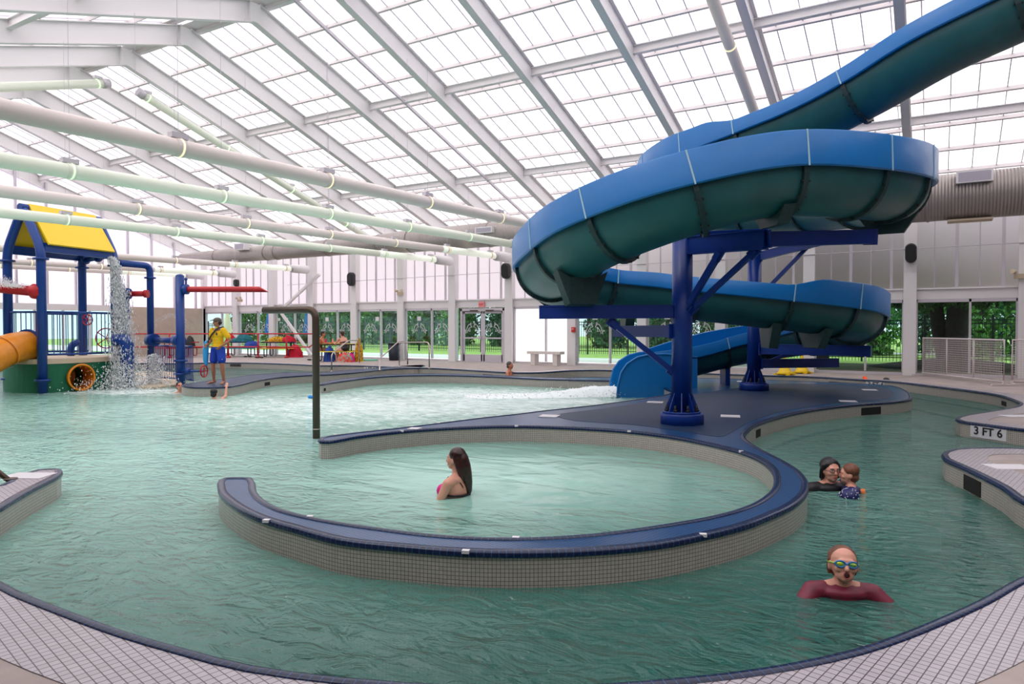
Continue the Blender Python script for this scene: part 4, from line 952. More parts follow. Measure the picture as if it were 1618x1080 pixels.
# ------------------------------------------------------------ play tower
A_ = LD(-13.8, 19.3); B_ = LD(-12.48, 18.7); D_ = LD(-11.77, 20.9); C_ = LD(-13.1, 21.5)
tower = empty('play_tower', LD(-12.8, 20.1, ZW), 0, 'blue, green and yellow water play tower with a pitched yellow roof standing in the pool', 'play structure')
TI = Matrix.Translation(-tower.location)
def tw(b, name, m, parent=None, **kw):
    o = b.build(name, m, parent or tower, **kw)
    if parent is None: o.matrix_parent_inverse = TI
    return o
def V3(p, z): return Vector((p.x, p.y, z))
zb = 3.62; za = 4.75
def frame_arch(p, q, name='arch_frame'):
    m_ = (p + q) / 2; b = MB(); b.tube(bend([V3(p, ZW - .6), V3(p, zb), V3(m_, za), V3(q, zb), V3(q, ZW - .6)], .28), .115, 18); o = tw(b, name, 'pipe_blue')
    for r_ in (p, q):
        for z in (zb - .32, .08): b = MB(); b.tube([V3(r_, z), V3(r_, z + .05)], .19, 18); b.build('pipe_flange', 'pipe_blue', o)
        b = MB(); b.tube([V3(r_, z - .0), V3(r_, z)], .1, 8)
    return o
frame_arch(A_, B_); frame_arch(C_, D_)
mf = (A_ + B_) / 2; mb = (C_ + D_) / 2; ax = (mb - mf).normalized()
b = MB(); b.tube([V3(mf - ax * .1, za - .02), V3(mb + ax * .1, za - .02)], .10, 14); tw(b, 'ridge_pipe', 'pipe_blue')
def slope_panel(p, q, name, m):
    o = (p - mf); out = Vector((o.x, o.y, 0)).normalized(); top0 = V3(mf, za + .07) + ax * .12; top1 = V3(mb, za + .07) - ax * .12; lo0 = V3(p, zb + .08) + out * .13 + ax * .12; lo1 = V3(q, zb + .08) + out * .13 - ax * .12
    n = (top1 - top0).cross(lo0 - top0).normalized(); n = n if n.z > 0 else -n; b = MB()
    b.add([top0, top1, lo1, lo0, top0 + n * .05, top1 + n * .05, lo1 + n * .05, lo0 + n * .05], [(0, 1, 2, 3), (7, 6, 5, 4), (0, 4, 5, 1), (1, 5, 6, 2), (2, 6, 7, 3), (3, 7, 4, 0)]); tw(b, name, m)
slope_panel(B_, D_, 'roof_slope', 'yellow'); slope_panel(A_, C_, 'roof_slope', 'yellow')
for p, q in ((A_, C_), (B_, D_)): b = MB(); b.beam(V3(p, zb + .02) + ax * .1, V3(q, zb + .02) - ax * .1, .08, .24); tw(b, 'eave_beam', 'pipe_blue')
# drum shaped deck
dk = [LD(-14.1, 19.5), LD(-13.35, 18.85), LD(-12.55, 18.72), LD(-12.05, 19.3), LD(-11.72, 20.2), LD(-11.65, 21.0), LD(-12.2, 21.7), LD(-13.2, 22.0), LD(-14.2, 21.2)]
dkc = catmull(dk, .15); cen = LD(-12.85, 20.4)
big = [cen + (p - cen) * 1.02 for p in dkc]
b = MB(); b.prism([(p.x, p.y) for p in dkc], ZB, .53, bottom=True); drum = tw(b, 'deck_drum', 'play_green')
b = MB(); b.prism([(p.x, p.y) for p in big], .53, .66); tw(b, 'deck_floor', 'tan')
def railing(pts, z0, z1, name, m, par, sp=.135, conv=tw, rr=.03):
    b = MB()
    for a, c in zip(pts[:-1], pts[1:]):
        for z in (z0, z1): b.tube([V3(a, z), V3(c, z)], rr, 8)
        n = max(1, int((c - a).length / sp))
        for i in range(n + 1): p = a + (c - a) * i / n; b.tube([V3(p, z0), V3(p, z1)], .012, 6, caps=False)
    return conv(b, name, m)
inn = [cen + (p - cen) * .95 for p in dk]
railing([inn[1], inn[2], inn[3], inn[4], inn[5]], .78, 1.92, 'railing', 'pipe_blue', None); railing([inn[0], inn[1]], .78, 1.92, 'railing', 'pipe_blue', None); railing([inn[7], inn[8]], .78, 1.92, 'railing', 'pipe_blue', None)
# tunnel mouth in the drum
wp = (dk[3] + dk[4]) / 2; wp = LD(-11.93, 19.45); wd = (dk[4] - dk[2]).normalized(); wn_ = Vector((wd.y, -wd.x, 0)); wn_ = wn_ if wn_.dot(-wp) > 0 else -wn_; cz = .13
def ringpts(c, r, x, n=32): return [c + x * (r * math.cos(2 * math.pi * k / n)) + Vector((0, 0, r * math.sin(2 * math.pi * k / n))) for k in range(n)]
b = MB(); c0 = V3(wp, cz) + wn_ * .06; b.tube(ringpts(c0, .35, wd), .03, 8, closed=True); rg = tw(b, 'tunnel_rim', 'orange')
b = MB(); n = 32; r0 = ringpts(c0 - wn_ * 1.1, .36, wd); r1 = ringpts(c0 + wn_ * .3, .36, wd); b.add(r0 + r1, [(k, (k + 1) % n, n + (k + 1) % n, n + k) for k in range(n)] + [tuple(range(n))[::-1], tuple(range(n, 2 * n))]); cut = b.build('cut', 'orange')
md = drum.modifiers.new('b', 'BOOLEAN'); md.object = cut; md.solver = 'EXACT'; drum.parent = None; bpy.context.view_layer.update()
for fc in (cut,):
    bmx = bmesh.new(); bmx.from_mesh(fc.data); bmesh.ops.recalc_face_normals(bmx, faces=bmx.faces); bmx.to_mesh(fc.data); bmx.free()
bmx = bmesh.new(); bmx.from_mesh(drum.data); bmesh.ops.remove_doubles(bmx, verts=bmx.verts, dist=1e-5); bmesh.ops.recalc_face_normals(bmx, faces=bmx.faces); bmx.to_mesh(drum.data); bmx.free(); bpy.context.view_layer.update()
me_ = bpy.data.meshes.new_from_object(drum.evaluated_get(bpy.context.evaluated_depsgraph_get())); drum.modifiers.clear(); drum.data = me_; me_.name = 'deck_drum'; drum.parent = tower; drum.matrix_parent_inverse = TI
while len(me_.materials) > 1: me_.materials.pop()
bpy.data.objects.remove(cut)
b = MB(); r0 = ringpts(c0, .35, wd); r1 = ringpts(c0 - wn_ * .55 , .345, wd); r2 = ringpts(c0 - wn_ * .95 + wd * .3, .34, wd)
b.add(r0 + r1 + r2, [(j * n + k, j * n + (k + 1) % n, (j + 1) * n + (k + 1) % n, (j + 1) * n + k) for j in (0, 1) for k in range(n)] + [tuple(range(2 * n, 3 * n))], True); b.build('tunnel_lining', 'orange', rg)
# orange tube slide leaving to the left
b = MB(); s0 = D(46, 546, 18.9); pts = [s0, D(25, 549, 18.5), D(5, 555, 18.0), D(-25, 572, 17.4), D(-70, 600, 17.0), D(-110, 615, 16.9)]; b.tube(catmull(pts, .15, closed=False), .40, 26, caps=False); ts = tw(b, 'tube_slide', 'orange')
b = MB(); b.tube([s0 + (s0 - pts[1]).normalized() * .02, s0 - (s0 - pts[1]).normalized() * .05], .45, 26); b.build('tube_collar', 'pipe_blue', ts)
b = MB(); b.tube([pts[2], pts[2] + (pts[3] - pts[2]).normalized() * .06], .44, 26, caps=False); b.build('tube_joint', 'orange', ts)
# cross pipes on the tower
def pipe(pts, r, name, m, r_=.2, par=None, n=14):
    b = MB(); b.tube(bend(pts, r_), r, n); return tw(b, name, m, par)
zx = XU(412, C_.x, C_.y)
pipe([V3(C_, zx), V3(D_, zx + .12)], .075, 'cross_pipe', 'pipe_blue')
for t in (.12, .5, .88): p = C_.lerp(D_, t); b = MB(); q = D_ - C_; q.normalize(); b.tube([V3(p, zx + .12 * t) - q * .04, V3(p, zx + .12 * t) + q * .04], .13, 14); tw(b, 'pipe_flange', 'pipe_blue')
def wheel(c, r, x, y, name='hand_wheel', par=None, m='red'):
    b = MB(); n = 24; b.tube([c + x * (r * math.cos(2 * math.pi * k / n)) + y * (r * math.sin(2 * math.pi * k / n)) for k in range(n)], .018, 8, closed=True)
    for k in range(5): a = 2 * math.pi * k / 5; b.tube([c, c + x * (r * math.cos(a)) + y * (r * math.sin(a))], .014, 6)
    b.sph(c, .04, 8); return tw(b, name, m, par)
UP = Vector((0, 0, 1))
wheel(D(138, 505, 20.6), .15, RIGHT, UP)
wheel(D(168, 534, 21.4), .30, (RIGHT * .6 + FWD * .8), UP)
pipe([D(112, 565, 21.0), D(112, 545, 21.0), D(124, 540, 21.2)], .10, 'valve_pipe', 'pipe_blue', .15)
# red spray arm on the left
ra = empty('spray_arm', D(61, 461, 18.68), 0, 'thick red spray arm pointing left from the front tower post, seen at the left edge', 'spray pipe')
b = MB(); q = [Vector((0, 0, 0)), RIGHT * -1.0 + Vector((0, 0, .10)), RIGHT * -3.2 + Vector((0, 0, .22)) - FWD * .3]; b.tube(q, [.13, .13, .12], 18); b.build('arm_pipe', 'red', ra)
b = MB(); b.tube([Vector((.1, 0, 0)), Vector((0, 0, 0)), RIGHT * -.14 + Vector((0, 0, .02)), RIGHT * -.22 + Vector((0, 0, .02))], [.1, .2, .2, .13], 20); b.build('arm_boss', 'red', ra)
# ------------------------------------------------------------ second pipe frame to the right of the tower
f2 = empty('pipe_frame', LD(-10.1, 21.4, ZW), 0, 'blue pipe frame with tall posts right of the play tower, behind the waterfall', 'play structure'); T2 = Matrix.Translation(-f2.location)
def pf(b, name, m, parent=None, **kw):
    o = b.build(name, m, parent or f2, **kw)
    if parent is None: o.matrix_parent_inverse = T2
    return o
def pp_(pts, r, name, m='pipe_blue', rr=.22): b = MB(); b.tube(bend(pts, rr), r, 16); return pf(b, name, m)
E_ = LD((238 - 809) / 1113 * 22.0, 22.0); F_ = LD((285 - 809) / 1113 * 20.9, 20.9); G_ = LD((200 - 809) / 1113 * 20.4, 20.4)
ez = XU(420, E_.x, E_.y); dz_ = V3(D_, ez)
arch = pp_([V3(D_, ez) + (E_ - D_).normalized() * .14, V3(E_, ez), V3(E_, .0)], .10, 'arch_pipe')
for z in (ez - .4, .2, 1.05): b = MB(); b.tube([V3(E_, z), V3(E_, z + .05)], .17, 16); b.build('pipe_flange', 'pipe_blue', arch)
postF = pp_([V3(F_, ZW - .5), V3(F_, XU(437, F_.x, F_.y))], .125, 'post'); b = MB(); b.sph(V3(F_, XU(437, F_.x, F_.y)), (.125, .125, .08), 14); b.build('post_cap', 'pipe_blue', postF)
for v in (571, 592): z = XU(v, F_.x, F_.y); b = MB(); b.tube([V3(F_, z), V3(F_, z + .06)], .19, 16); b.build('pipe_flange', 'pipe_blue', postF)
zc_ = XU(538, F_.x, F_.y)
pp_([V3(E_, zc_), V3(F_, zc_)], .09, 'cross_pipe')
for p, s in ((E_, 1), (F_, -1)): d = (F_ - E_).normalized() * s; b = MB(); b.tube([V3(p, zc_) - d * .02, V3(p, zc_) + d * .26], .20 if p is E_ else .17, 18); pf(b, 'pipe_clamp', 'pipe_blue')
pp_([V3(G_, ZW - .5), V3(G_, XU(537, G_.x, G_.y)), V3(G_, XU(537, G_.x, G_.y)) - RIGHT * .35], .19, 'elbow_pipe')
G2 = LD((200 - 809) / 1113 * 21.3, 21.3); pp_([V3(G2, ZW - .3), V3(G2, XU(455, G2.x, G2.y))], .09, 'post')
zz = XU(464, G2.x, G2.y); b = MB(); b.tube([V3(G2, zz) + RIGHT * .1, V3(G2, zz) + RIGHT * .62], .085, 14); pf(b, 'short_spray_pipe', 'red'); b = MB(); b.tube([V3(G2, zz) + RIGHT * .04, V3(G2, zz) + RIGHT * .12], .16, 14); pf(b, 'pipe_flange', 'pipe_blue'); b = MB(); b.tube([V3(G2, zz) + RIGHT * .56, V3(G2, zz) + RIGHT * .66], .12, 14); pf(b, 'spray_nozzle', 'red')
# red beam on the right post
sa = empty('spray_arm', V3(F_, XU(457, F_.x, F_.y)), 0, 'long thin red spray arm with a slanted tip on the blue post above the lifeguard', 'spray pipe')
b = MB(); L = (427 - 287) / 1113 * 20.9; n = 16; vs = []
for k in range(n): a = 2 * math.pi * k / n; c, s = math.cos(a) * .085, math.sin(a) * .085; vs += [RIGHT * .2 + FWD * c + UP * s, RIGHT * (L - (s + .085) * 1.7) + FWD * c + UP * s]
b.add(vs, [(2 * k, 2 * ((k + 1) % n), 2 * ((k + 1) % n) + 1, 2 * k + 1) for k in range(n)] + [tuple(2 * k for k in range(n)), tuple(2 * k + 1 for k in range(n))]); b.build('arm_pipe', 'red', sa)
b = MB(); b.tube([RIGHT * .08, RIGHT * .24], .15, 16); b.tube([RIGHT * .18 + UP * .1, RIGHT * .18 + UP * .3], .03, 8); b.sph(RIGHT * .18 + UP * .3, .05, 8); b.build('swivel_joint', 'pipe_blue', sa)
vw = empty('valve_wheel', D(300, 586, 20.7), 0, 'red valve wheel on a short blue stem low on the post beside the divider', 'valve'); b = MB(); n = 22; b.tube([RIGHT * .42 + (FWD * math.cos(2 * math.pi * k / n) + UP * math.sin(2 * math.pi * k / n)) * .17 + RIGHT * .03 * math.cos(2 * math.pi * k / n) for k in range(n)], .02, 8, closed=True)
for k in range(4): a = math.pi / 2 * k; b.tube([RIGHT * .42, RIGHT * .42 + (FWD * math.cos(a) + UP * math.sin(a)) * .17], .014, 6)
b.build('wheel_rim', 'red', vw); b = MB(); b.tube([RIGHT * -.24, RIGHT * .42], .03, 8); b.tube([RIGHT * -.14, RIGHT * -.0], .09, 12); b.build('valve_stem', 'pipe_blue', vw)
# low fence between the frames
lf = empty('low_fence', LD(-10.4, 22.6, 0), 0, 'low blue picket fence behind the splash between the pipe posts', 'fence'); TL = Matrix.Translation(-lf.location)
def lfc(b, name, m): o = b.build(name, m, lf); o.matrix_parent_inverse = TL; return o
railing([LD(-11.6, 22.9), LD(-10.9, 22.4), LD(-10.25, 22.0), LD(-9.75, 21.5)], -.1, .92, 'railing', 'pipe_blue', None, .10, lfc)
# ------------------------------------------------------------ falling water
M['spray'] = bpy.data.materials.new('water_spray'); M['spray'].use_nodes = True; nt = M['spray'].node_tree; bs = nt.nodes['Principled BSDF']; bs.inputs['Base Color'].default_value = (.93, .95, .97, 1); bs.inputs['Roughness'].default_value = .3; bs.inputs['Transmission Weight'].default_value = .0
def droplets(name, pts, label, cat='water spray'):
    b = MB()
    for p, r, st in pts:
        v = [Vector((r, 0, 0)), Vector((-r * .5, r * .87, 0)), Vector((-r * .5, -r * .87, 0)), Vector((0, 0, r * st)), Vector((0, 0, -r * st))]
        b.add([Vector(p) + x for x in v], [(0, 1, 3), (1, 2, 3), (2, 0, 3), (1, 0, 4), (2, 1, 4), (0, 2, 4)], True)
    return tag(b.build(name, 'spray'), label, cat, kind='stuff')
rnd = random.Random(11); dr_ = []
for i in range(7000):     # sheet tumbling from the roof corner
    t = rnd.random(); zt = 3.55; z = zt - (zt - ZW) * t; x = .02 + .55 * math.sqrt(t); sp = .10 + .38 * t
    p = V3(D_, 0) + RIGHT * (x * 1.0 + rnd.gauss(0, sp * .5)) - FWD * (.25 + .3 * t + rnd.gauss(0, sp * .45)) ; dr_.append(((p.x, p.y, z), rnd.uniform(.005, .018), rnd.uniform(1.5, 5)))
for i in range(2600):     # splash crown
    a = rnd.uniform(0, 6.28); r = abs(rnd.gauss(0, .75)); h = abs(rnd.gauss(0, .45)) * math.exp(-r * .5); p = LD(-11.15, 20.2) + Vector((r * math.cos(a), r * math.sin(a), 0)); dr_.append(((p.x, p.y, ZW + h), rnd.uniform(.006, .024), rnd.uniform(.8, 1.6)))
for i in range(1800):     # plume below the arch pipe
    h = rnd.random() ** 1.6; r = abs(rnd.gauss(0, .28)) * (1 - .6 * h); a = rnd.uniform(0, 6.28); p = LD(-11.0 + .2, 21.2) + Vector((r * math.cos(a), r * math.sin(a), 0)); dr_.append(((p.x, p.y, ZW + .95 * h), rnd.uniform(.008, .026), 1.3))
droplets('waterfall', dr_, 'white water tumbling from the roof corner of the play tower and splashing into the pool')
dr_ = []
for i in range(5200):     # fan from the left spray arm
    t = rnd.random(); w_ = rnd.random(); p = D(0, 430, 18.6) + RIGHT * (-1.2 + 1.9 * t) + Vector((0, 0, .35 - .75 * t + rnd.gauss(0, .02))) - Vector((0, 0, w_ * .75 * (1 - t))) + FWD * rnd.uniform(-.5, .5); dr_.append((p, rnd.uniform(.004, .011), 1.5))
droplets('water_fan', dr_, 'pale fan of water above the red spray arm at the left edge')
dr_ = []
for j in range(3):        # thin arcs between the posts
    for i in range(240): t = rnd.random(); p = D(243 + 55 * t, 520 - (24 + 6 * j) * math.sin(math.pi * (.15 + .7 * t)) + 8 * j, 22.6); dr_.append((p + Vector((0, 0, rnd.gauss(0, .015))), rnd.uniform(.003, .008), 1.2))
droplets('water_jet', dr_, 'thin arching water jets between the two blue posts')
# white surge where the slide empties
dr_ = []
b = MB(); n1, n2 = 70, 14; vs = []
for i in range(n1):
    for j in range(n2):
        t = i / (n1 - 1); s = j / (n2 - 1) - .5; wd_ = .55 + .5 * t; hgt = (.20 * math.exp(-((t - .12) / .28) ** 2) + .06) * (1 - t) ** .6 * math.cos(math.pi * s) ** .8 if abs(s) < .499 else 0
        hgt += rnd.gauss(0, .012) * (1 - t) - .012; p = LD(2.7 - 4.2 * t, 18.2 - .35 * t + s * wd_ * 1.8); vs.append((p.x, p.y, ZW + hgt))
b.add(vs, [(i * n2 + j, i * n2 + j + 1, (i + 1) * n2 + j + 1, (i + 1) * n2 + j) for i in range(n1 - 1) for j in range(n2 - 1)], True); tag(b.build('white_surge', 'foam'), 'white churning surge of water running left from the slide mouth', 'foam', kind='stuff')
for i in range(900):
    t = rnd.random() ** 1.5; p = LD(2.7 - 4.4 * t + rnd.gauss(0, .1), 18.0 + rnd.gauss(0, .4)); dr_.append(((p.x, p.y, ZW + abs(rnd.gauss(0, .12)) * (1 - t)), rnd.uniform(.006, .02), 1))
droplets('slide_spray', dr_, 'spray flying off the surge at the slide mouth')
# ------------------------------------------------------------ deck furniture
def table(u, dep, top, frame, label, rz=YAW + .05, W=1.75, group='picnic tables along the windows'):
    p = D(u, 560, dep); e = empty('picnic_table', (p.x, p.y, 0), rz, label, 'picnic table', group)
    b = MB(); b.box((0, 0, .76), (W, .72, .035)); tt = b.build('tabletop', top, e); b = MB()
    for z in (-.36, .36): b.box((0, z, .75), (W, .03, .06))
    b.build('top_rim', frame, tt)
    for s in (-1, 1): b = MB(); b.box((0, s * .68, .45), (W, .28, .035)); b.build('bench_seat', top, e)
    for x in (-W * .34, 0, W * .34) if W > 1.9 else (-W * .34, W * .34):
        for s in (-1, 1):
            b = MB(); b.tube(bend([(x, s * .30, .74), (x, s * .30, .06), (x, s * .78, .06), (x, s * .78, .44)], .1), .028, 8); b.build('leg_frame', frame, e)
    return e
M['teal_top'] = mat('teal_table', (36, 130, 150), .5); M['orange_top'] = mat('orange_table', (240, 130, 50), .5); M['yellow_top'] = mat('yellow_table', (240, 214, 60), .5)
M['navy'] = mat('navy_frame', (18, 26, 70), .4); M['red_towel'] = mat('red_towel', (214, 30, 60), .9, vary=.2, vscale=10); M['green_bag'] = mat('teal_bag', (30, 120, 130), .8, vary=.4, vscale=14)
M['yellow_towel'] = mat('patterned_towel', (240, 180, 30), .9, rgb2=(60, 50, 30), vscale=16); M['stripe'] = mat('striped_towel', (232, 40, 30), .9, rgb2=(60, 190, 170), vscale=9); M['blue_bag'] = mat('blue_bag', (24, 70, 170), .7, vary=.4, vscale=12); M['pink'] = mat('pink_cloth', (226, 30, 140), .7)
M['mint'] = mat('mint_mat', (110, 220, 180), .6); M['skyblue'] = mat('bright_blue_foam', (30, 140, 225), .6)
table(381, 36.6, 'teal_top', 'navy', 'teal picnic table with bags heaped on it, just right of the lifeguard'); table(443, 36.2, 'orange_top', 'navy', 'orange picnic table with dark bent legs and towels, behind the red rail'); table(532, 31.6, 'yellow_top', 'black', 'yellow picnic table where people in swimwear sit, by the windows'); table(283, 36.2, 'red', 'red', 'red picnic table behind the blue posts left of the lifeguard')
def heap(u, dep, z, d, m, label, name='towel', cat='towel', seed=1, drape=False):
    rn = random.Random(seed); p = D(u, 540, dep); b = MB(); n = 18; mrows = 8; vs = []
    for i in range(mrows + 1):
        a = math.pi / 2 * i / mrows
        for k in range(n): t = 2 * math.pi * k / n; w_ = 1 + .16 * math.sin(5 * t + seed) + rn.uniform(-.09, .09); vs.append((d[0] / 2 * math.sin(a) * math.cos(t) * w_, d[1] / 2 * math.sin(a) * math.sin(t) * w_, d[2] * math.cos(a) * (1 + rn.uniform(-.12, .12))))
    b.add(vs, [(i * n + k, (i + 1) * n + k, (i + 1) * n + (k + 1) % n, i * n + (k + 1) % n) for i in range(mrows) for k in range(n)], True); b.f.append(tuple(mrows * n + k for k in range(n)))
    o = b.build(name, m); o.location = (p.x, p.y, z); o.rotation_euler = (0, 0, YAW); return tag(o, label, cat)
heap(372, 36.6, .78, (.55, .5, .18), 'green_bag', 'crumpled green towel on the teal picnic table', seed=1); heap(386, 36.5, .78, (.8, .5, .42), 'green_bag', 'teal swim bag on the teal picnic table', 'swim_bag', 'bag', 2); heap(365, 36.8, .78, (.5, .5, .36), 'red_towel', 'red towel bundle behind the green towel on the teal table', seed=3)
heap(398, 36.0, .47, (.75, .4, .34), 'blue_bag', 'dark blue bag on the bench end of the teal table', 'beach_bag', 'bag', 4); heap(438, 36.2, .78, (.9, .6, .26), 'yellow_towel', 'patterned yellow towel heap on the orange picnic table', seed=5); heap(456, 36.1, .78, (.7, .5, .3), 'red_towel', 'red towel heap on the right end of the orange picnic table', seed=6)
heap(466, 35.7, .0, (.75, .4, .62), 'red_towel', 'red towel hanging down beside the orange picnic table bench', seed=7); heap(567, 31.2, .0, (.35, .4, .95), 'yellow_towel', 'yellow patterned towel hanging behind the woman in black', seed=8); heap(545, 30.6, .0, (.62, .4, .42), 'stripe', 'red striped towel over the bench of the yellow table', seed=9)
heap(521, 31.2, .0, (.5, .4, .66), 'blue_bag', 'blue bag under the yellow picnic table', 'beach_bag', 'bag', 10); heap(555, 30.9, .0, (.3, .3, .4), 'pink', 'small bright pink bag under the yellow table bench', 'swim_bag', 'bag', 11); heap(300, 36.0, .45, (.5, .4, .6), 'black', 'black bag on the red picnic table', 'backpack', 'bag', 12)
def sandals(u, v, label):
    p = G(u, v); b = MB(); 
    for s in (0, .22): b.sph((p.x + s * CY_, p.y + s * SY_, .035), (.14, .07, .04), 10)
    tag(b.build('sandals', 'black'), label, 'shoes')
for a in ((406, 565.5, 'black sandals left by the foot of the red rail post'), (489, 569, 'black sandals on the deck left of the bronze pipe'), (520, 570.5, 'dark sandals under the yellow picnic table'), (388, 564, 'dark shoes under the teal picnic table')): sandals(*a)
for i, (u, m, lb) in enumerate(((515, 'pink', 'pink drink bottle on the yellow table'), (526, 'exit_red', 'pale red cup on the yellow table'), (534, 'stone', 'pale bottle on the right of the yellow table'))):
    p = D(u, 540, 31.6); b = MB(); b.tube([(p.x, p.y, .78), (p.x, p.y, .94), (p.x, p.y, .98), (p.x, p.y, 1.02)], [.04, .04, .018, .02], 12); tag(b.build('bottle', m), lb, 'bottle')
p = G(578, 569.5); b = MB(); b.box((p.x, p.y, .03), (1.0, .45, .05), YAW); tag(b.build('kickboard', 'mint'), 'flat mint and blue foam board lying on the deck by the windows', 'foam board'); 
# red rail in front of the tables
rr_ = empty('red_railing', G(408, 565.3), 0, 'long red two-bar safety rail in front of the picnic tables', 'railing'); TR = Matrix.Translation(-rr_.location)
def rl(b, name, m): o = b.build(name, m, rr_); o.matrix_parent_inverse = TR; return o
ends = [D(205, 560, 34.6), D(268, 560, 34.8), D(340, 560, 35), D(361, 560, 35), D(408, 560, 35), D(453, 560, 35), D(489, 560, 34.6)]
for z in (1.2, .55): b = MB(); b.tube([V3(p, z) for p in ends] + ([V3(ends[-1], .62) + RIGHT * .25 + UP * .12] if z < 1 else [V3(ends[-1], 1.2) + RIGHT * .3]), .032, 8); rl(b, 'rail_bar', 'red')
for p in ends[:-1]: b = MB(); b.tube([V3(p, 0), V3(p, 1.2)], .04, 10); b.tube([V3(p, 0), V3(p, .10)], .11, 12); rl(b, 'rail_post', 'red')
# stainless hand rails
def handrail(pts, label, first=None):
    e = empty('pool_handrail', (pts[0].x, pts[0].y, pts[0].z), 0, label, 'handrail', 'stainless handrails at the pool steps'); b = MB(); q = [p - pts[0] for p in pts]; b.tube(bend(q, .14), .024, 12); b.build('bent_rail', 'chrome', e)
    for k in (0, -1): b = MB(); b.tube([q[k] + UP * .0, q[k] + UP * .03], .05, 12); b.build('escutcheon', 'chrome', e)
handrail([G(524, 587, ZW), D(524, 559, 27.9), D(551, 537.5, 29), D(567, 537.5, 29.8), G(568, 573)], 'stainless handrail left of the trash can, in front of the seated people')
handrail([G(600, 585, -.02), D(600, 566, 27.4), D(630, 539, 27.9), D(643, 539, 28.2), G(644, 577.5)], 'stainless handrail sloping up in front of the trash can')
handrail([G(631, 579.5), D(631, 541, 26.9), D(678, 540.5, 26.2), G(678.5, 582)], 'square stainless grab rail in front of the exit doors')
# trash can
p = D(623, 560, 32.3); tc_ = empty('trash_can', (p.x, p.y, 0), 0, 'dark blue-black round trash can left of the exit doors', 'trash can'); b = MB(); b.tube([(0, 0, 0), (0, 0, .02), (0, 0, .76)], [.22, .24, .28], 24); b.build('can_body', 'navy_can', tc_) if False else None
M['navy_can'] = mat('dark_bin', (26, 32, 50), .5); b.build('can_body', 'navy_can', tc_); b = MB(); b.tube([(0, 0, .75), (0, 0, .80)], .30, 24); b.build('can_rim', 'black', tc_)
# stone bench
p = D(862, 570, 28.2); bn = empty('stone_bench', (p.x, p.y, 0), 0.0, 'pale stone bench on the deck in front of the windows left of the slide', 'bench'); b = MB(); b.box((0, 0, .50), (1.5, .42, .11)); b.build('bench_top', 'stone', bn)
for s in (-1, 1): b = MB(); b.box((s * .5, 0, .225), (.2, .34, .45)); b.build('bench_leg', 'stone', bn)
# bronze shower pipe
base = G(500, 692, ZW); sp_ = empty('shower_pipe', (base.x, base.y, ZW), 0, 'bent bronze shower pipe standing in the water by the tip of the blue island', 'pipe'); ht = XU(489, base.x, base.y) - ZW
b = MB(); q = [Vector((0, 0, -.6)), Vector((0, 0, ht)), Vector((0, 0, ht)) - RIGHT * .92 + FWD * .35]; b.tube(bend(q, .16, 10), .058, 18); b.build('pipe_body', 'bronze', sp_); b = MB(); b.tube([Vector((0, 0, .14)), Vector((0, 0, .155))], .061, 18); b.build('clamp_band', 'chrome', sp_); b = MB(); b.tube([q[2], q[2] + (q[2] - q[1]).normalized() * .02], .056, 18); b.build('spout_cap', 'black', sp_)
# left handrail
e = empty('pool_handrail', G(17, 757.5), 0, 'dark bronze handrail end at the far left edge on the tiled spit', 'handrail'); o_ = e.location; b = MB(); b.tube(bend([Vector((0, 0, -.02)), D(-40, 716, 7.1) - o_, D(-80, 716, 7.1) - o_], .1), .026, 10); b.build('bent_rail', 'bronze', e); b = MB(); b.tube([(0, 0, 0), (0, 0, .015)], .06, 12); b.build('escutcheon', 'bronze', e)
# mesh barriers
def barrier(a, c, label, posts=3):
    e = empty('mesh_barrier', tuple(a), math.atan2((c - a).y, (c - a).x), label, 'barrier', 'white mesh barriers on the right deck'); L = (c - a).length; b = MB()
    b.tube([(0, 0, .10), (0, 0, 1.18), (L, 0, 1.18), (L, 0, .10), (0, 0, .10)], .024, 8); b.build('outer_frame', 'white_pvc', e)
    for i in range(1, posts): b = MB(); b.tube([(L * i / posts, 0, .12), (L * i / posts, 0, 1.17)], .022, 8); b.build('upright', 'white_pvc', e)
    b = MB(); s = .062
    for i in range(1, int(L / s)): b.box((i * s, 0, .64), (.009, .006, 1.06))
    for i in range(1, int(1.06 / s)): b.box((L / 2, 0, .12 + i * s), (L, .006, .009))
    tag(b.build('mesh_infill', 'white_pvc', e), kind='stuff')
    for x in (.0, L): b = MB(); b.box((x, 0, .03), (.07, .62, .05)); b.box((x, 0, .08), (.05, .05, .1)); b.build('foot', 'white_pvc', e)
b0 = G(1458, 593.5); b1 = G(1586, 609.5); barrier(b0, b1, 'white mesh barrier with a full panel in view by the right windows'); b2 = G(1599, 608); barrier(b2, LD(14.5, 17.6), 'second white mesh barrier, cut off by the right edge of the photo')
# yellow sign bases
for u, v, lb in ((1240, 592.0, 'yellow cone-shaped stand under the slide, left one of the pair'), (1267, 589.5, 'yellow cone-shaped stand under the slide, right one of the pair')):
    p = G(u, v); e = empty('yellow_stand', (p.x, p.y, 0), 0, lb, 'sign stand', 'yellow stands on the back deck'); b = MB(); b.tube([(0, 0, .03), (0, 0, .10), (0, 0, .45), (0, 0, .7)], [.28, .2, .05, .04], 20); b.build('cone', 'yellow', e)
    for k in range(4): a = k * 1.57 + .5; b = MB(); b.box((.24 * math.cos(a), .24 * math.sin(a), .025), (.2, .1, .05), a); b.build('foot', 'yellow', e)
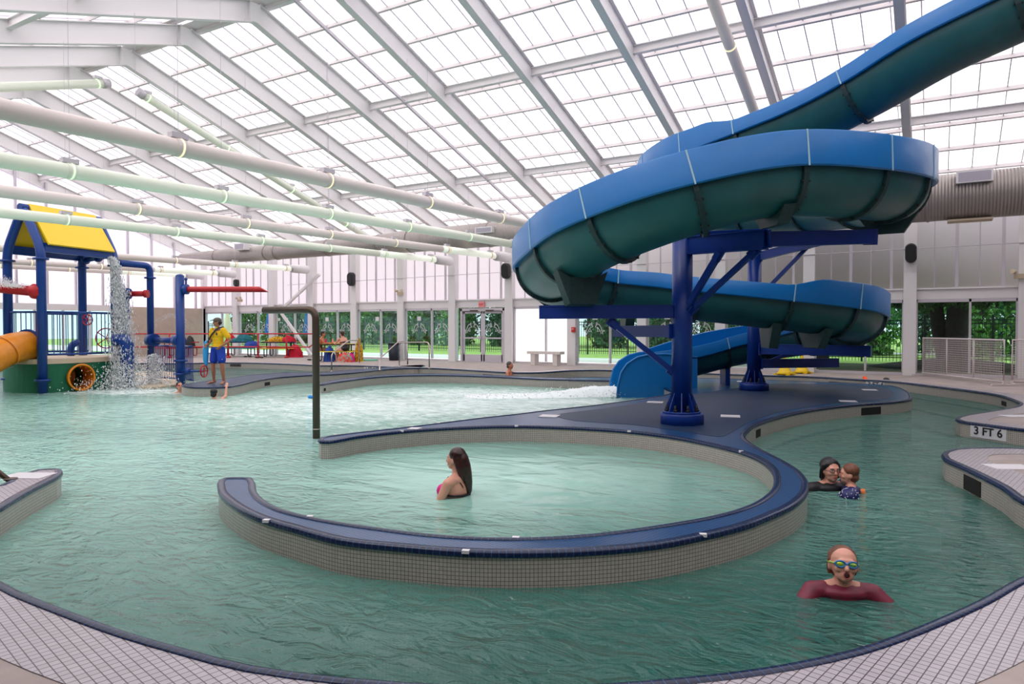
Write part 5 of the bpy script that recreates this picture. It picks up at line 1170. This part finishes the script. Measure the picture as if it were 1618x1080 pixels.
# orange float by the far swimmer
b = MB(); p = D(1366, 597, 20.6); q = D(1377, 609, 20.3); q.z = ZW + .0; b.tube([p, (p + q) / 2 + Vector((0, 0, .02)), q], .06, 14); b.sph(p, .06, 10); tag(b.build('foam_noodle', 'signal_orange') if 'signal_orange' in M else None, 'x', 'y') if False else None
M['signal_orange'] = mat('orange_foam', (250, 90, 30), .6); tag(b.build('foam_noodle', 'signal_orange'), 'orange foam noodle sticking up behind the right end of the blue island', 'pool noodle')
b = MB(); p = G(491, 629, ZW); b.sph(p + Vector((0, 0, .03)), (.09, .05, .05), 12); tag(b.build('float', 'skyblue'), 'tiny bright blue float drifting left of the bronze pipe', 'float')
# ------------------------------------------------------------ people
def rings(b, pts, n=14):
    """pts: list of (centre, radius); a closed round-ended limb of changing thickness"""
    P_ = [Vector(p) for p, r in pts]; R_ = [r for p, r in pts]; t0 = (P_[1] - P_[0]).normalized(); t1 = (P_[-1] - P_[-2]).normalized()
    pre = [(P_[0] - t0 * (R_[0] * math.sin(a)), R_[0] * math.cos(a)) for a in (1.45, 1.1, .75, .4)]; post = [(P_[-1] + t1 * (R_[-1] * math.sin(a)), R_[-1] * math.cos(a)) for a in (.4, .75, 1.1, 1.45)]
    L = pre + list(zip(P_, R_)) + post; b.tube([p for p, r in L], [max(r, .001) for p, r in L], n)
def fuse(b, name, m, parent, voxel=.012, smooth=4):
    """fuses overlapping volumes into one continuous skin"""
    o = b.build(name, m, None); md = o.modifiers.new('r', 'REMESH'); md.mode = 'VOXEL'; md.voxel_size = voxel; md.use_smooth_shade = True
    ms = o.modifiers.new('s', 'SMOOTH'); ms.factor = .5; ms.iterations = smooth
    bpy.context.view_layer.update(); me = bpy.data.meshes.new_from_object(o.evaluated_get(bpy.context.evaluated_depsgraph_get()))
    mt = M[m] if isinstance(m, str) else m; bpy.data.objects.remove(o); me.name = name; me.materials.clear(); me.materials.append(mt)
    for p in me.polygons: p.use_smooth = True
    o = bpy.data.objects.new(name, me); COL.objects.link(o); o.parent = parent; return o
M['skin'] = mat('skin_fair', (222, 160, 138), .5, vary=.08, vscale=8); M['skin_tan'] = mat('skin_tan', (176, 118, 88), .5, vary=.1, vscale=8); M['skin_dark'] = mat('skin_ruddy', (196, 122, 92), .5)
M['hair_dark'] = mat('hair_dark', (34, 20, 20), .35, vary=.4, vscale=30); M['hair_red'] = mat('wet_brown_hair', (64, 28, 24), .3, rgb2=(26, 12, 12), vscale=24); M['hair_light'] = mat('hair_light_brown', (128, 76, 52), .5, rgb2=(84, 46, 34), vscale=24); M['hair_black'] = mat('hair_black', (14, 12, 14), .4); M['hair_grey'] = mat('hair_grey', (92, 84, 78), .6, rgb2=(50, 44, 42), vscale=20)
M['eye'] = mat('eye_white', (225, 220, 215), .2); M['iris'] = mat('iris', (40, 30, 26), .2); M['lips'] = mat('lips', (190, 84, 84), .4); M['mouth'] = mat('open_mouth', (40, 8, 12), .6)
M['shirt_yellow'] = mat('yellow_tshirt', (244, 190, 12), .8, vary=.08, vscale=9); M['shorts_blue'] = mat('blue_shorts', (18, 62, 180), .7, vary=.15, vscale=9); M['cap'] = mat('khaki_cap', (96, 86, 78), .8); M['tube_blue'] = mat('rescue_tube_blue', (50, 160, 226), .5); M['maroon'] = mat('maroon_swim_shirt', (120, 22, 52), .5, vary=.3, vscale=14); M['black_cloth'] = mat('black_wet_cloth', (20, 16, 22), .5); M['star_blue'] = mat('navy_swimsuit', (22, 30, 92), .5); M['orange_strap'] = mat('orange_webbing', (222, 130, 70), .6)
M['lens'] = mat('mirrored_green_lens', (190, 210, 40), .1, .3, rgb2=(40, 150, 120), vscale=30); M['goggle'] = mat('blue_goggle_frame', (40, 120, 180), .3); M['glasses'] = mat('dark_glasses', (40, 20, 40), .3)
def head_parts(b, T, s=1.0, open_mouth=False):
    """skull, jaw, nose, brow and ears added to a body before it is fused. T maps head space (faces +Y) to body space."""
    R = T.to_3x3() * 1.0; rs_ = s
    def E(c, r): b.sph(T @ (Vector(c) * rs_), Vector(r) * rs_, 18, R)
    E((0, -.015, .035), (.074, .094, .084)); E((0, .012, -.005), (.068, .078, .085)); E((0, .028, -.058), (.052, .056, .048)); E((0, .058, -.083), (.026, .024, .020))
    E((-.036, .056, -.022), (.024, .026, .022)); E((.036, .056, -.022), (.024, .026, .022)); E((0, .074, .032), (.05, .014, .014))
    rings(b, [(T @ (Vector((0, .080, .018)) * rs_), .010 * s), (T @ (Vector((0, .094, -.006)) * rs_), .012 * s), (T @ (Vector((0, .098, -.020)) * rs_), .016 * s)], 10)
    for k in (-1, 1): E((k * .075, -.008, -.008), (.010, .022, .032))
    E((0, .078, -.052), (.022, .012, .008)); E((0, .076, -.064), (.018, .012, .008))
def face(parent, T, s=1.0, eyes=True, mouth=None):
    R = T.to_3x3()
    if eyes:
        for k in (-1, 1):
            b = MB(); b.sph(T @ (Vector((k * .031, .0735, .010)) * s), Vector((.0135, .010, .0062)) * s, 12, R); e = b.build('eye', 'eye', parent)
            b = MB(); b.sph(T @ (Vector((k * .031, .0805, .010)) * s), Vector((.006, .004, .006)) * s, 10, R); b.build('iris', 'iris', e)
            b = MB(); rings(b, [(T @ (Vector((k * .015, .088, .030)) * s), .003 * s), (T @ (Vector((k * .046, .078, .032)) * s), .0025 * s)], 6); b.build('eyebrow', 'hair_dark', parent)
    if mouth == 'open':
        b = MB(); b.sph(T @ (Vector((0, .083, -.058)) * s), Vector((.016, .012, .020)) * s, 16, R); mo_ = b.build('open_mouth', 'mouth', parent)
        b = MB(); n = 20; b.tube([T @ (Vector((.0165 * math.cos(2 * math.pi * k / n), .0895, -.058 + .0205 * math.sin(2 * math.pi * k / n))) * s) for k in range(n)], .0036 * s, 6, closed=True); b.build('lips', 'lips', mo_)
    elif mouth:
        b = MB(); b.sph(T @ (Vector((0, .087, -.055)) * s), Vector((.022, .006, .005)) * s, 12, R); b.sph(T @ (Vector((0, .085, -.062)) * s), Vector((.018, .006, .005)) * s, 12, R); b.build('lips', 'lips', parent)
def HT(c, yaw=0, pitch=0, roll=0): return Matrix.Translation(Vector(c)) @ Matrix.Rotation(yaw, 4, 'Z') @ Matrix.Rotation(pitch, 4, 'X') @ Matrix.Rotation(roll, 4, 'Y')
def hand(b, wrist, dirn, palm_n, s=1.0, curl=.5, thumb_side=1):
    d = Vector(dirn).normalized(); n = Vector(palm_n); n = (n - d * n.dot(d)).normalized(); x = d.cross(n) * thumb_side
    w_ = Vector(wrist); rings(b, [(w_, .026 * s), (w_ + d * .03 * s, .024 * s)], 10)
    for i in range(4):
        o = (i - 1.5) * .019 * s; r = w_ + d * .03 * s + x * o; k = r + d * .055 * s; L = (.070, .080, .076, .060)[3 - i] * s
        rings(b, [(r, .013 * s), (k, .0115 * s)], 8)
        a = curl; p1 = k + (d * math.cos(a) + n * math.sin(a)) * L * .5; p2 = p1 + (d * math.cos(2 * a) + n * math.sin(2 * a)) * L * .3; p3 = p2 + (d * math.cos(2.7 * a) + n * math.sin(2.7 * a)) * L * .25; rings(b, [(k, .0095 * s), (p1, .0088 * s), (p2, .0082 * s), (p3, .0075 * s)], 8)
    r = w_ + d * .02 * s + x * .030 * s; p1 = r + (d * .6 + x * .7 + n * .2).normalized() * .035 * s; p2 = p1 + (d * .85 + x * .3 + n * .35).normalized() * .03 * s; rings(b, [(w_ + d * .01 * s + x * .012 * s, .014 * s), (r, .013 * s), (p1, .0105 * s), (p2, .009 * s)], 8)
def foot(b, ankle, dirn, s=1.0):
    a = Vector(ankle); d = Vector(dirn).normalized(); x = d.cross(UP); z = -a.z + .032 * s
    rings(b, [(a - d * .03 * s + Vector((0, 0, -.035)), .034 * s), (Vector((a.x, a.y, .036)) + d * .06 * s, .036 * s), (Vector((a.x, a.y, .026)) + d * .14 * s, .028 * s)], 12)
    for i in range(5): o = (i - 2) * .017 * s; q = Vector((a.x, a.y, .018)) + d * .14 * s + x * o; rings(b, [(q, .013 * s), (q + d * (.055 - abs(i - .5) * .006) * s, .010 * s)], 8)
def torso(b, pelvis, chest, neck, sh=(.18, .11), w_=1.0, wide=Vector((1, 0, 0)), depth=Vector((0, 1, 0))):
    """trunk from stacked flattened sections"""
    pe, ch, ne = Vector(pelvis), Vector(chest), Vector(neck)
    R = Matrix((wide, depth, wide.cross(depth))).transposed()
    for c, r in ((pe, (.165, .115, .12)), (pe.lerp(ch, .35), (.145, .105, .12)), (pe.lerp(ch, .65), (.15, .11, .12)), (ch, (.175, .12, .13)), (ch.lerp(ne, .45), (.165, .10, .09))): b.sph(c, (r[0] * w_, r[1] * w_, r[2]), 20, R)
    rings(b, [(ch.lerp(ne, .5), .075), (ne, .056), (ne + (ne - ch).normalized() * .07, .054)], 14)

# lifeguard on the divider
gp_ = G(345, 606.5); lfd = Vector((-.42, -.91)); fdir = RIGHT * lfd.x + FWD * lfd.y
lg = empty('person', (gp_.x, gp_.y, .008), face_rot(fdir), 'standing person in yellow shirt, blue shorts and cap, watching from the pool divider', 'person')
b = MB(); torso(b, (0, 0, .96), (0, 0, 1.30), (0, .01, 1.49)); Th = HT((0, .03, 1.635), -.70, -.05); head_parts(b, Th)
L_ = -1
hipL, knL, anL = (-.10, 0, .92), (-.17, .03, .50), (-.19, -.01, .09); hipR, knR, anR = (.10, 0, .92), (.15, .03, .50), (.17, -.01, .09)
for h_, k_, a_, dd_ in ((hipL, knL, anL, (-.45, 1, 0)), (hipR, knR, anR, (.35, 1, 0))):
    h_, k_, a_ = Vector(h_), Vector(k_), Vector(a_); rings(b, [(h_, .095), (h_.lerp(k_, .5), .078), (k_, .056), (k_.lerp(a_, .3), .058), (k_.lerp(a_, .7), .042), (a_, .036)], 16); foot(b, a_, dd_)
# left arm: hand on hip, right arm: bent forward across the tube
sl = [Vector((-.20, 0, 1.42)), Vector((-.36, -.08, 1.16)), Vector((-.20, .10, 1.00))]; sr_ = [Vector((.20, 0, 1.42)), Vector((.27, -.02, 1.14)), Vector((.24, .18, 1.02))]
for s, hd, pn in ((sl, (.45, .3, -.6), (1, 0, 0)), (sr_, (-.3, .5, -.3), (-1, 0, .2))):
    rings(b, [(s[0] - Vector((0, 0, .01)), .062), (s[0].lerp(s[1], .5), .050), (s[1], .042), (s[1].lerp(s[2], .4), .041), (s[2], .028)], 14); hand(b, s[2], hd, pn, 1.0, .55, 1)
body = fuse(b, 'body', 'skin_tan', lg, .0085, 3); face(body, Th, 1, False, 'closed')
b = MB(); torso(b, (0, 0, 1.0), (0, 0, 1.30), (0, .01, 1.44), w_=1.13); 
for s in (sl, sr_): rings(b, [(s[0] - Vector((0, 0, .0)), .078), (s[0].lerp(s[1], .62), .076)], 14)
b2_ = MB(); sh_ = fuse(b, 'shirt', 'shirt_yellow', lg, .011, 4)
b = MB(); b.sph((-.085, .125, 1.33), (.025, .012, .04), 10); b.build('chest_emblem', 'navy', lg)
b = MB(); b.sph((0, 0, .95), (.185, .135, .11), 18)
for h_, k_ in ((hipL, knL), (hipR, knR)): h_, k_ = Vector(h_), Vector(k_); rings(b, [(h_, .115), (h_.lerp(k_, .68), .108)], 16)
fuse(b, 'shorts', 'shorts_blue', lg, .012, 3); b = MB(); b.box((-.235, .08, .66), (.02, .07, .015), .7); b.build('shorts_mark', 'white_marker', lg)
b = MB(); R = Th.to_3x3(); b.sph(Th @ Vector((0, -.012, .052)), (.086, .106, .078), 20, R); 
for k in range(1): rings(b, [(Th @ Vector((-.03, .10, .062)), .012), (Th @ Vector((-.02, .155, .052)), .010)], 8); rings(b, [(Th @ Vector((.03, .10, .062)), .012), (Th @ Vector((.02, .155, .052)), .010)], 8); rings(b, [(Th @ Vector((0, .10, .064)), .014), (Th @ Vector((0, .165, .052)), .012)], 8)
cp = fuse(b, 'cap', 'cap', lg, .006, 3); b = MB(); b.box(Th @ Vector((0, .105, .0)), (.03, .06, .06), R=R)
b = MB(); rings(b, [(Th @ Vector((0, -.09, -.01)), .04), (Th @ Vector((0, -.07, -.05)), .035)], 10); b.sph(Th @ Vector((0, -.03, -.0)), (.078, .07, .05), 14, R); b.build('hair', 'hair_dark', lg)
b = MB()
for k in (-1, 1): b.sph(Th @ Vector((k * .032, .083, .010)), (.024, .010, .016), 12, R); b.tube([Th @ Vector((k * .05, .078, .012)), Th @ Vector((k * .082, -.0, .008))], .0035, 6)
b.tube([Th @ Vector((-.02, .09, .012)), Th @ Vector((.02, .09, .012))], .004, 6); b.build('sunglasses', 'black', lg)
b = MB(); b.tube([Th @ Vector((0, .105, -.058)), Th @ Vector((0, .135, -.062))], .008, 8); b.tube([Th @ Vector((0, .12, -.062)), Vector((.03, .15, 1.42)), Vector((.08, .10, 1.47)), Vector((.0, -.05, 1.5))], .003, 6); b.build('whistle', 'black', lg)
tb = empty('rescue_tube', lg.location + Vector((0, 0, 0)), lg.rotation_euler[2], 'light blue rescue tube hanging on a dark shoulder strap at the lifeguard\'s hip', 'rescue tube')
b = MB(); rings(b, [(Vector((.31, .10, 1.10)), .055), (Vector((.32, .12, .85)), .075), (Vector((.31, .13, .62)), .065), (Vector((.29, .13, .52)), .04)], 14); b.build('tube_body', 'tube_blue', tb)
b = MB(); st_ = [Vector((-.15, -.07, 1.50)), Vector((-.11, .07, 1.485)), Vector((0, .152, 1.36)), Vector((.13, .155, 1.22)), Vector((.24, .12, 1.10)), Vector((.30, .10, 1.04))]; st_ = catmull(st_, .04, closed=False)
for i in range(len(st_) - 1): b.beam(st_[i], st_[i + 1] + (st_[i + 1] - st_[i]) * .2, .010, .045, Vector((.5, 0, .86)))
b.build('shoulder_strap', 'black_cloth', tb)

def swimmer(u, dep, ztop, fd, label, skin, s=1.0, hyaw=0, hpitch=0, hroll=0, eyes=True, mouth='closed', arms=None, voxel=.008, wide=1.0, nk=.03, hw=1.0):
    """a person standing or swimming in the water: head, neck, shoulders, arms and trunk; ztop is the crown height"""
    p = D(u, 600, dep); f_ = RIGHT * fd[0] + FWD * fd[1]
    e = empty('person', (p.x, p.y, 0), face_rot(f_), label, 'person'); H_ = ztop - .119 * s; T = HT((0, .02 * s, H_), hyaw, hpitch, hroll) @ Matrix.Diagonal((hw, 1, 1, 1))
    b = MB(); head_parts(b, T, s, mouth == 'open'); ne = H_ - .155 * s + nk
    b.sph((0, -.005, ne - .20 * s), (.165 * s * wide, .105 * s, .17 * s), 20); b.sph((0, -.01, ne - .08 * s), (.155 * s * wide, .085 * s, .065 * s), 20); b.sph((0, 0, ne - .42 * s), (.14 * s * wide, .10 * s, .18 * s), 18); b.sph((0, 0, ne - .58 * s), (.155 * s * wide, .11 * s, .12 * s), 18)
    rings(b, [(Vector((0, -.01, ne - .07 * s)), .07 * s), (Vector((0, 0, ne + .02 * s)), .052 * s), (Vector((0, .01 * s, H_ - .05 * s)), .054 * s)], 14)
    arms = arms or (((-.20, 0, -.10), (-.30, .06, -.32), (-.26, .26, -.36)), ((.20, 0, -.10), (.30, .06, -.32), (.26, .26, -.36)))
    for k, a in enumerate(arms):
        a = [Vector(q) * s + Vector((0, 0, ne)) for q in a]; rings(b, [(Vector((0, -.012, ne - .05 * s)), .055 * s), (a[0].lerp(Vector((0, -.012, ne - .06 * s)), .4), .058 * s), (a[0], .056 * s)], 14); rings(b, [(a[0], .056 * s), (a[0].lerp(a[1], .5), .048 * s), (a[1], .040 * s), (a[2], .027 * s)], 14); hand(b, a[2], a[2] - a[1], (0, 0, -1), s, .35, 1 if k else -1)
    for k in (-1, 1): rings(b, [(Vector((k * .09 * s, 0, ne - .62 * s)), .085 * s), (Vector((k * .11 * s, .12 * s, ne - .78 * s)), .06 * s)], 12)
    bd = fuse(b, 'body', skin, e, voxel, 3); face(bd, T, s, eyes, mouth); return e, T, ne, s
def hair_cap(e, T, s, m, grow=1.0, back=None, voxel=.007, low=-.03, hb=0.0, hz=0.0, name='hair'):
    b = MB(); R = T.to_3x3()
    b.sph(T @ (Vector((0, -.026 - hb, .050 + hz)) * s), Vector((.083, .092, .084)) * (s * grow), 20, R); b.sph(T @ (Vector((0, -.052, low)) * s), Vector((.072, .062, .06)) * (s * grow), 18, R)
    if back:
        for q in back: rings(b, [(T @ (Vector(c) * s), r * s) for c, r in q], 14)
    return fuse(b, name, m, e, voxel, 2)
def garment(e, ne, s, m, name, top=-.05, bot=-.55, wide=1.0, sleeves=None, voxel=.009, high=False):
    b = MB(); b.sph((0, -.005, ne + (-.20) * s), (.175 * s * wide, .118 * s, .165 * s), 20); b.sph((0, -.01, ne - .10 * s), (.165 * s * wide, .098 * s, .062 * s), 20); b.sph((0, 0, ne - .42 * s), (.152 * s * wide, .112 * s, .18 * s), 18)
    for a in sleeves or (): q0 = Vector(a[0]) * s + Vector((0, 0, ne)); c0_ = Vector((0, -.012, ne - .075 * s)); rings(b, [(c0_, .058 * s), (q0.lerp(c0_, .4), .066 * s), (q0, .067 * s)], 14)
    for a in sleeves or (): b_ = [Vector(q) * s + Vector((0, 0, ne)) for q in a]; rings(b, [(b_[0], .068 * s), (b_[0].lerp(b_[1], .7), .062 * s)], 14)
    if high: b.sph((0, -.012, ne - .075 * s), (.15 * s * wide, .092 * s, .062 * s), 20); b.sph((0, -.006, ne - .085 * s), (.185 * s * wide, .105 * s, .06 * s), 20)
    return fuse(b, name, m, e, voxel, 3)

# woman standing in the round pool, seen from behind
e, T, ne, s = swimmer(722, 7.3, .245, (-.88, .47), 'woman with long wet dark hair standing in the round pool, seen from behind', 'skin', .98, hyaw=.12, arms=(((-.18, 0, -.10), (-.25, .08, -.32), (-.22, .30, -.40)), ((.18, 0, -.10), (.25, .06, -.32), (.22, .28, -.40))))
hair_cap(e, T, s, 'hair_red', 1.03, [[((0, -.075, .02), .07), ((.0, -.10, -.06), .072), ((.015, -.115, -.15), .066), ((.03, -.125, -.24), .056), ((.045, -.13, -.33), .040), ((.05, -.13, -.38), .02)], [((.03, -.06, .0), .06), ((.045, -.09, -.1), .05), ((.05, -.11, -.22), .04), ((.06, -.12, -.30), .025)], [((-.055, -.03, .01), .035), ((-.05, -.07, -.08), .038), ((-.03, -.10, -.18), .035)]])
b = MB(); n = 28; zz_ = ne - .235 * s; b.tube([(.168 * math.cos(2 * math.pi * k / n), -.004 + .112 * math.sin(2 * math.pi * k / n), zz_ - .01 * math.cos(2 * math.pi * k / n)) for k in range(n)], .010, 8, closed=True); b.build('bikini_band', 'black_cloth', e)
b = MB()
for k in (-1, 1): b.sph((k * .075, .125, zz_ + .035), (.075, .065, .07), 16)
b.build('bikini_top', 'pink', e)
for k in (-1, 1): b = MB(); b.tube(catmull([Vector((k * .08, .105, zz_ + .07)), Vector((k * .09, .05, ne - .045)), Vector((k * .075, -.06, ne - .075)), Vector((k * .05, -.11, ne - .15))], .03, closed=False), .005, 6); b.build('shoulder_strap', 'black_cloth', e)
# child with goggles nearest the camera
e, T, ne, s = swimmer(1334, 4.55, .078, (-.15, -1), 'child in maroon swim shirt and green goggles, mouth wide open', 'skin', .97, hyaw=-.06, hpitch=.24, hroll=-.05, nk=.055, hw=1.14, eyes=False, mouth='open', voxel=.006, wide=.92, arms=(((-.19, 0, -.09), (-.36, .10, -.24), (-.50, .30, -.27)), ((.19, 0, -.09), (.34, .12, -.24), (.44, .34, -.30))))
hair_cap(e, T, s, 'hair_light', .97, hb=.012, hz=.0, voxel=.006, back=[[((-.062, -.02, .03), .026), ((-.074, -.03, -.01), .016), ((-.07, -.045, -.05), .012)], [((.062, -.02, .03), .026), ((.074, -.03, -.01), .016), ((.07, -.045, -.055), .012)]])
SLV = (((-.19, 0, -.09), (-.36, .10, -.24)), ((.19, 0, -.09), (.34, .12, -.24)))
garment(e, ne, s, 'maroon', 'swim_shirt', wide=.98, sleeves=SLV, high=True)
gg_ = MB(); R = T.to_3x3()
for k in (-1, 1): gg_.tube([T @ (Vector((k * .033 + .027 * math.cos(a), .091 - .008 * max(0, math.cos(a) * k) - .002, .012 + .019 * math.sin(a))) * s) for a in [2 * math.pi * i / 20 for i in range(20)]], .006 * s, 8, closed=True)
gg_.tube([T @ (Vector((-.008, .095, .014)) * s), T @ (Vector((.008, .095, .014)) * s)], .006, 8); gf = gg_.build('goggle_frame', 'goggle', e)
for k in (-1, 1): b = MB(); b.sph(T @ (Vector((k * .033, .085, .012)) * s), Vector((.023, .010, .0155)) * s, 16, R); b.build('goggle_lens', 'lens', gf)
b = MB(); b.tube([T @ (Vector((q[0], q[1], .014)) * s) for q in [(.056, .075), (.078, .03), (.086, -.02), (.07, -.09), (0, -.125), (-.07, -.09), (-.086, -.02), (-.078, .03), (-.056, .075)]], .006, 8); b.build('goggle_strap', 'lens', gf)
# woman with glasses holding a toddler
e, T, ne, s = swimmer(1312, 7.55, .095, (.12, -1), 'woman with black hair and glasses in black, holding a toddler in the channel', 'skin', 1.04, hyaw=0, nk=.06, hw=1.12, arms=(((-.19, 0, -.09), (-.30, .14, -.16), (-.20, .30, -.20)), ((.20, 0, -.09), (.36, -.02, -.16), (.40, .20, -.26))))
hair_cap(e, T, s, 'hair_black', 1.04, [[((-.06, .0, .05), .035), ((-.082, -.01, .0), .022), ((-.08, -.02, -.07), .022)], [((.06, .0, .05), .035), ((.082, -.01, .0), .022), ((.08, -.02, -.07), .022)], [((0, -.05, .0), .07), ((0, -.07, -.12), .06)]])
garment(e, ne, s, 'black_cloth', 'swim_top', high=True, wide=1.05, sleeves=(((-.19, 0, -.09), (-.30, .14, -.16)), ((.20, 0, -.09), (.36, -.02, -.16))))
b = MB()
for k in (-1, 1): b.tube([T @ (Vector((k * .033 + .024 * math.cos(a), .094, .010 + .016 * math.sin(a))) * s) for a in [2 * math.pi * i / 16 for i in range(16)]], .0028, 6, closed=True); b.tube([T @ (Vector((k * .056, .092, .013)) * s), T @ (Vector((k * .08, .0, .01)) * s)], .0025, 6)
b.tube([T @ (Vector((-.009, .098, .013)) * s), T @ (Vector((.009, .098, .013)) * s)], .0028, 6); b.build('glasses', 'glasses', e)
e, T, ne, s = swimmer(1345, 7.42, .055, (-.92, .30), 'toddler with light brown hair in a navy star swimsuit, face against the woman', 'skin', .9, hyaw=.05, nk=.05, hw=1.1, eyes=False, mouth=None, arms=(((-.17, 0, -.09), (-.22, .16, -.16), (-.16, .32, -.14)), ((.17, 0, -.09), (.24, .16, -.14), (.16, .32, -.12))))
hair_cap(e, T, s, 'hair_light', 1.04)
garment(e, ne, s, 'star_blue', 'swimsuit', high=True, sleeves=(((-.17, 0, -.09), (-.22, .16, -.16)), ((.17, 0, -.09), (.24, .16, -.14))), wide=.95)
for k in (-1, 1): b = MB(); b.sph((k * .24, .04, ne - .09), (.085, .095, .08), 18); fl_ = b.build('arm_float', 'star_blue', e)
b = MB(); rn = random.Random(4); st2 = MB()
for i in range(60):
    k = rn.choice((-1, -1, 1)); a = rn.uniform(0, 6.28); z = rn.uniform(-.3, 1); q = math.sqrt(1 - z * z); st2.sph((k * .24 + .087 * q * math.cos(a), .04 + .097 * q * math.sin(a), ne - .09 + .082 * z), .0055, 6)
tag(st2.build('star_spots', 'white_marker', fl_), kind='stuff')
b = MB(); b.tube([(-.02, -.115, ne - .06), (.02, -.135, ne - .18), (.05, -.12, ne - .30)], .028, 10); b.build('back_strap', 'orange_strap', e)
# man in the far channel, looking right
e, T, ne, s = swimmer(805, 23.6, .36, (.9, -.3), 'bare-shouldered man with short grey hair in the far channel, looking right', 'skin_dark', 1.08, hyaw=0, voxel=.014)
hair_cap(e, T, s, 'hair_grey', 1.0, voxel=.012)
# swimmers by the divider
e, T, ne, s = swimmer(283.5, 18.9, .045, (.6, -.7), 'swimmer with red goggles, head just above water at the left tip of the divider', 'skin', 1.0, hpitch=.3, voxel=.012, eyes=False); hair_cap(e, T, s, 'hair_dark', 1.02, voxel=.011)
b = MB(); b.sph(T @ Vector((-.03, .088, .012)), (.028, .016, .018), 10); b.sph(T @ Vector((.03, .088, .012)), (.028, .016, .018), 10); b.tube([T @ Vector((q[0], q[1], .02)) for q in [(.05, .075), (.085, .0), (.06, -.10), (-.06, -.10), (-.085, .0), (-.05, .075)]], .01, 6); b.build('goggles', 'red', e)
e, T, ne, s = swimmer(338, 17.25, .0, (.1, 1), 'dark-haired swimmer reaching one arm up to the divider below the lifeguard', 'skin', .95, voxel=.012, arms=(((-.18, 0, -.08), (-.36, .04, -.10), (-.5, .1, -.12)), ((.18, 0, -.06), (.20, .22, .04), (.16, .34, .26)))); hair_cap(e, T, s, 'hair_black', 1.08, voxel=.011)
# swimmer behind the far end of the island
e, T, ne, s = swimmer(1400, 20.4, .03, (-.3, 1), 'swimmer seen as a dark wet head behind the right end of the blue island', 'skin', 1.05, voxel=.013); hair_cap(e, T, s, 'hair_black', 1.16, voxel=.012)
e, T, ne, s = swimmer(512, 19.8, -.13, (-.3, 1), 'swimmer seen only as a tiny dark head by the divider right of the bronze pipe', 'skin', .9, voxel=.014); hair_cap(e, T, s, 'hair_black', 1.05, voxel=.012)

def seated(u, dep, fd, label, skin, top_m, hair_m, z0=.47, lean=.18, hyaw=0, suit=True, s=1.0):
    p = D(u, 560, dep); f_ = RIGHT * fd[0] + FWD * fd[1]; e = empty('person', (p.x, p.y, 0), face_rot(f_), label, 'person'); b = MB()
    pe = Vector((0, 0, z0 + .11)); ch = Vector((0, lean * .5, z0 + .42)); ne = Vector((0, lean, z0 + .61)); torso(b, pe, ch, ne, w_=1.12); T = HT((0, lean + .03, z0 + .75), hyaw, -.1); head_parts(b, T)
    for k in (-1, 1):
        h_ = Vector((k * .10, .02, z0 + .08)); kn = Vector((k * .14, .44, z0 + .07)); an = Vector((k * .13, .40, .09)); rings(b, [(h_, .10), (h_.lerp(kn, .5), .085), (kn, .06), (kn.lerp(an, .35), .058), (an, .038)], 14); foot(b, an, (k * .1, 1, 0))
        a0 = Vector((k * .19, lean - .02, z0 + .54)); a1 = Vector((k * .25, lean + .16, z0 + .32)); a2 = Vector((k * .14, lean + .40, z0 + .36)); rings(b, [(a0, .058), (a0.lerp(a1, .5), .048), (a1, .042), (a2, .028)], 12); hand(b, a2, a2 - a1, (0, 0, -1), 1, .3, k)
    bd = fuse(b, 'body', skin, e, .014, 3); face(bd, T, 1, True, 'closed')
    if suit: b = MB(); torso(b, pe, ch.lerp(pe, .1), ch.lerp(ne, .15), w_=1.17); 
    if suit: b2 = MB(); [b2.sph(c, r, 18) for c, r in ((pe, (.20, .145, .13)), (pe.lerp(ch, .4), (.172, .13, .13)), (ch - Vector((0, 0, .03)), (.19, .142, .12)))]; fuse(b2, 'swimsuit', top_m, e, .014, 3)
    hair_cap(e, T, 1.0, hair_m, 1.05, voxel=.013); return e, T
seated(545, 30.9, (-.75, .6), 'woman in a black swimsuit sitting at the yellow table with her back to the pool', 'skin', 'black_cloth', 'hair_red')
seated(548, 32.5, (-.8, -.4), 'bare-chested person sitting beyond the woman in black at the yellow table', 'skin', 'shorts_blue', 'hair_light', suit=False)
seated(503, 31.5, (.9, .1), 'person sitting at the left end of the yellow table, half hidden by the bronze pipe', 'skin_dark', 'navy', 'hair_dark', suit=False)
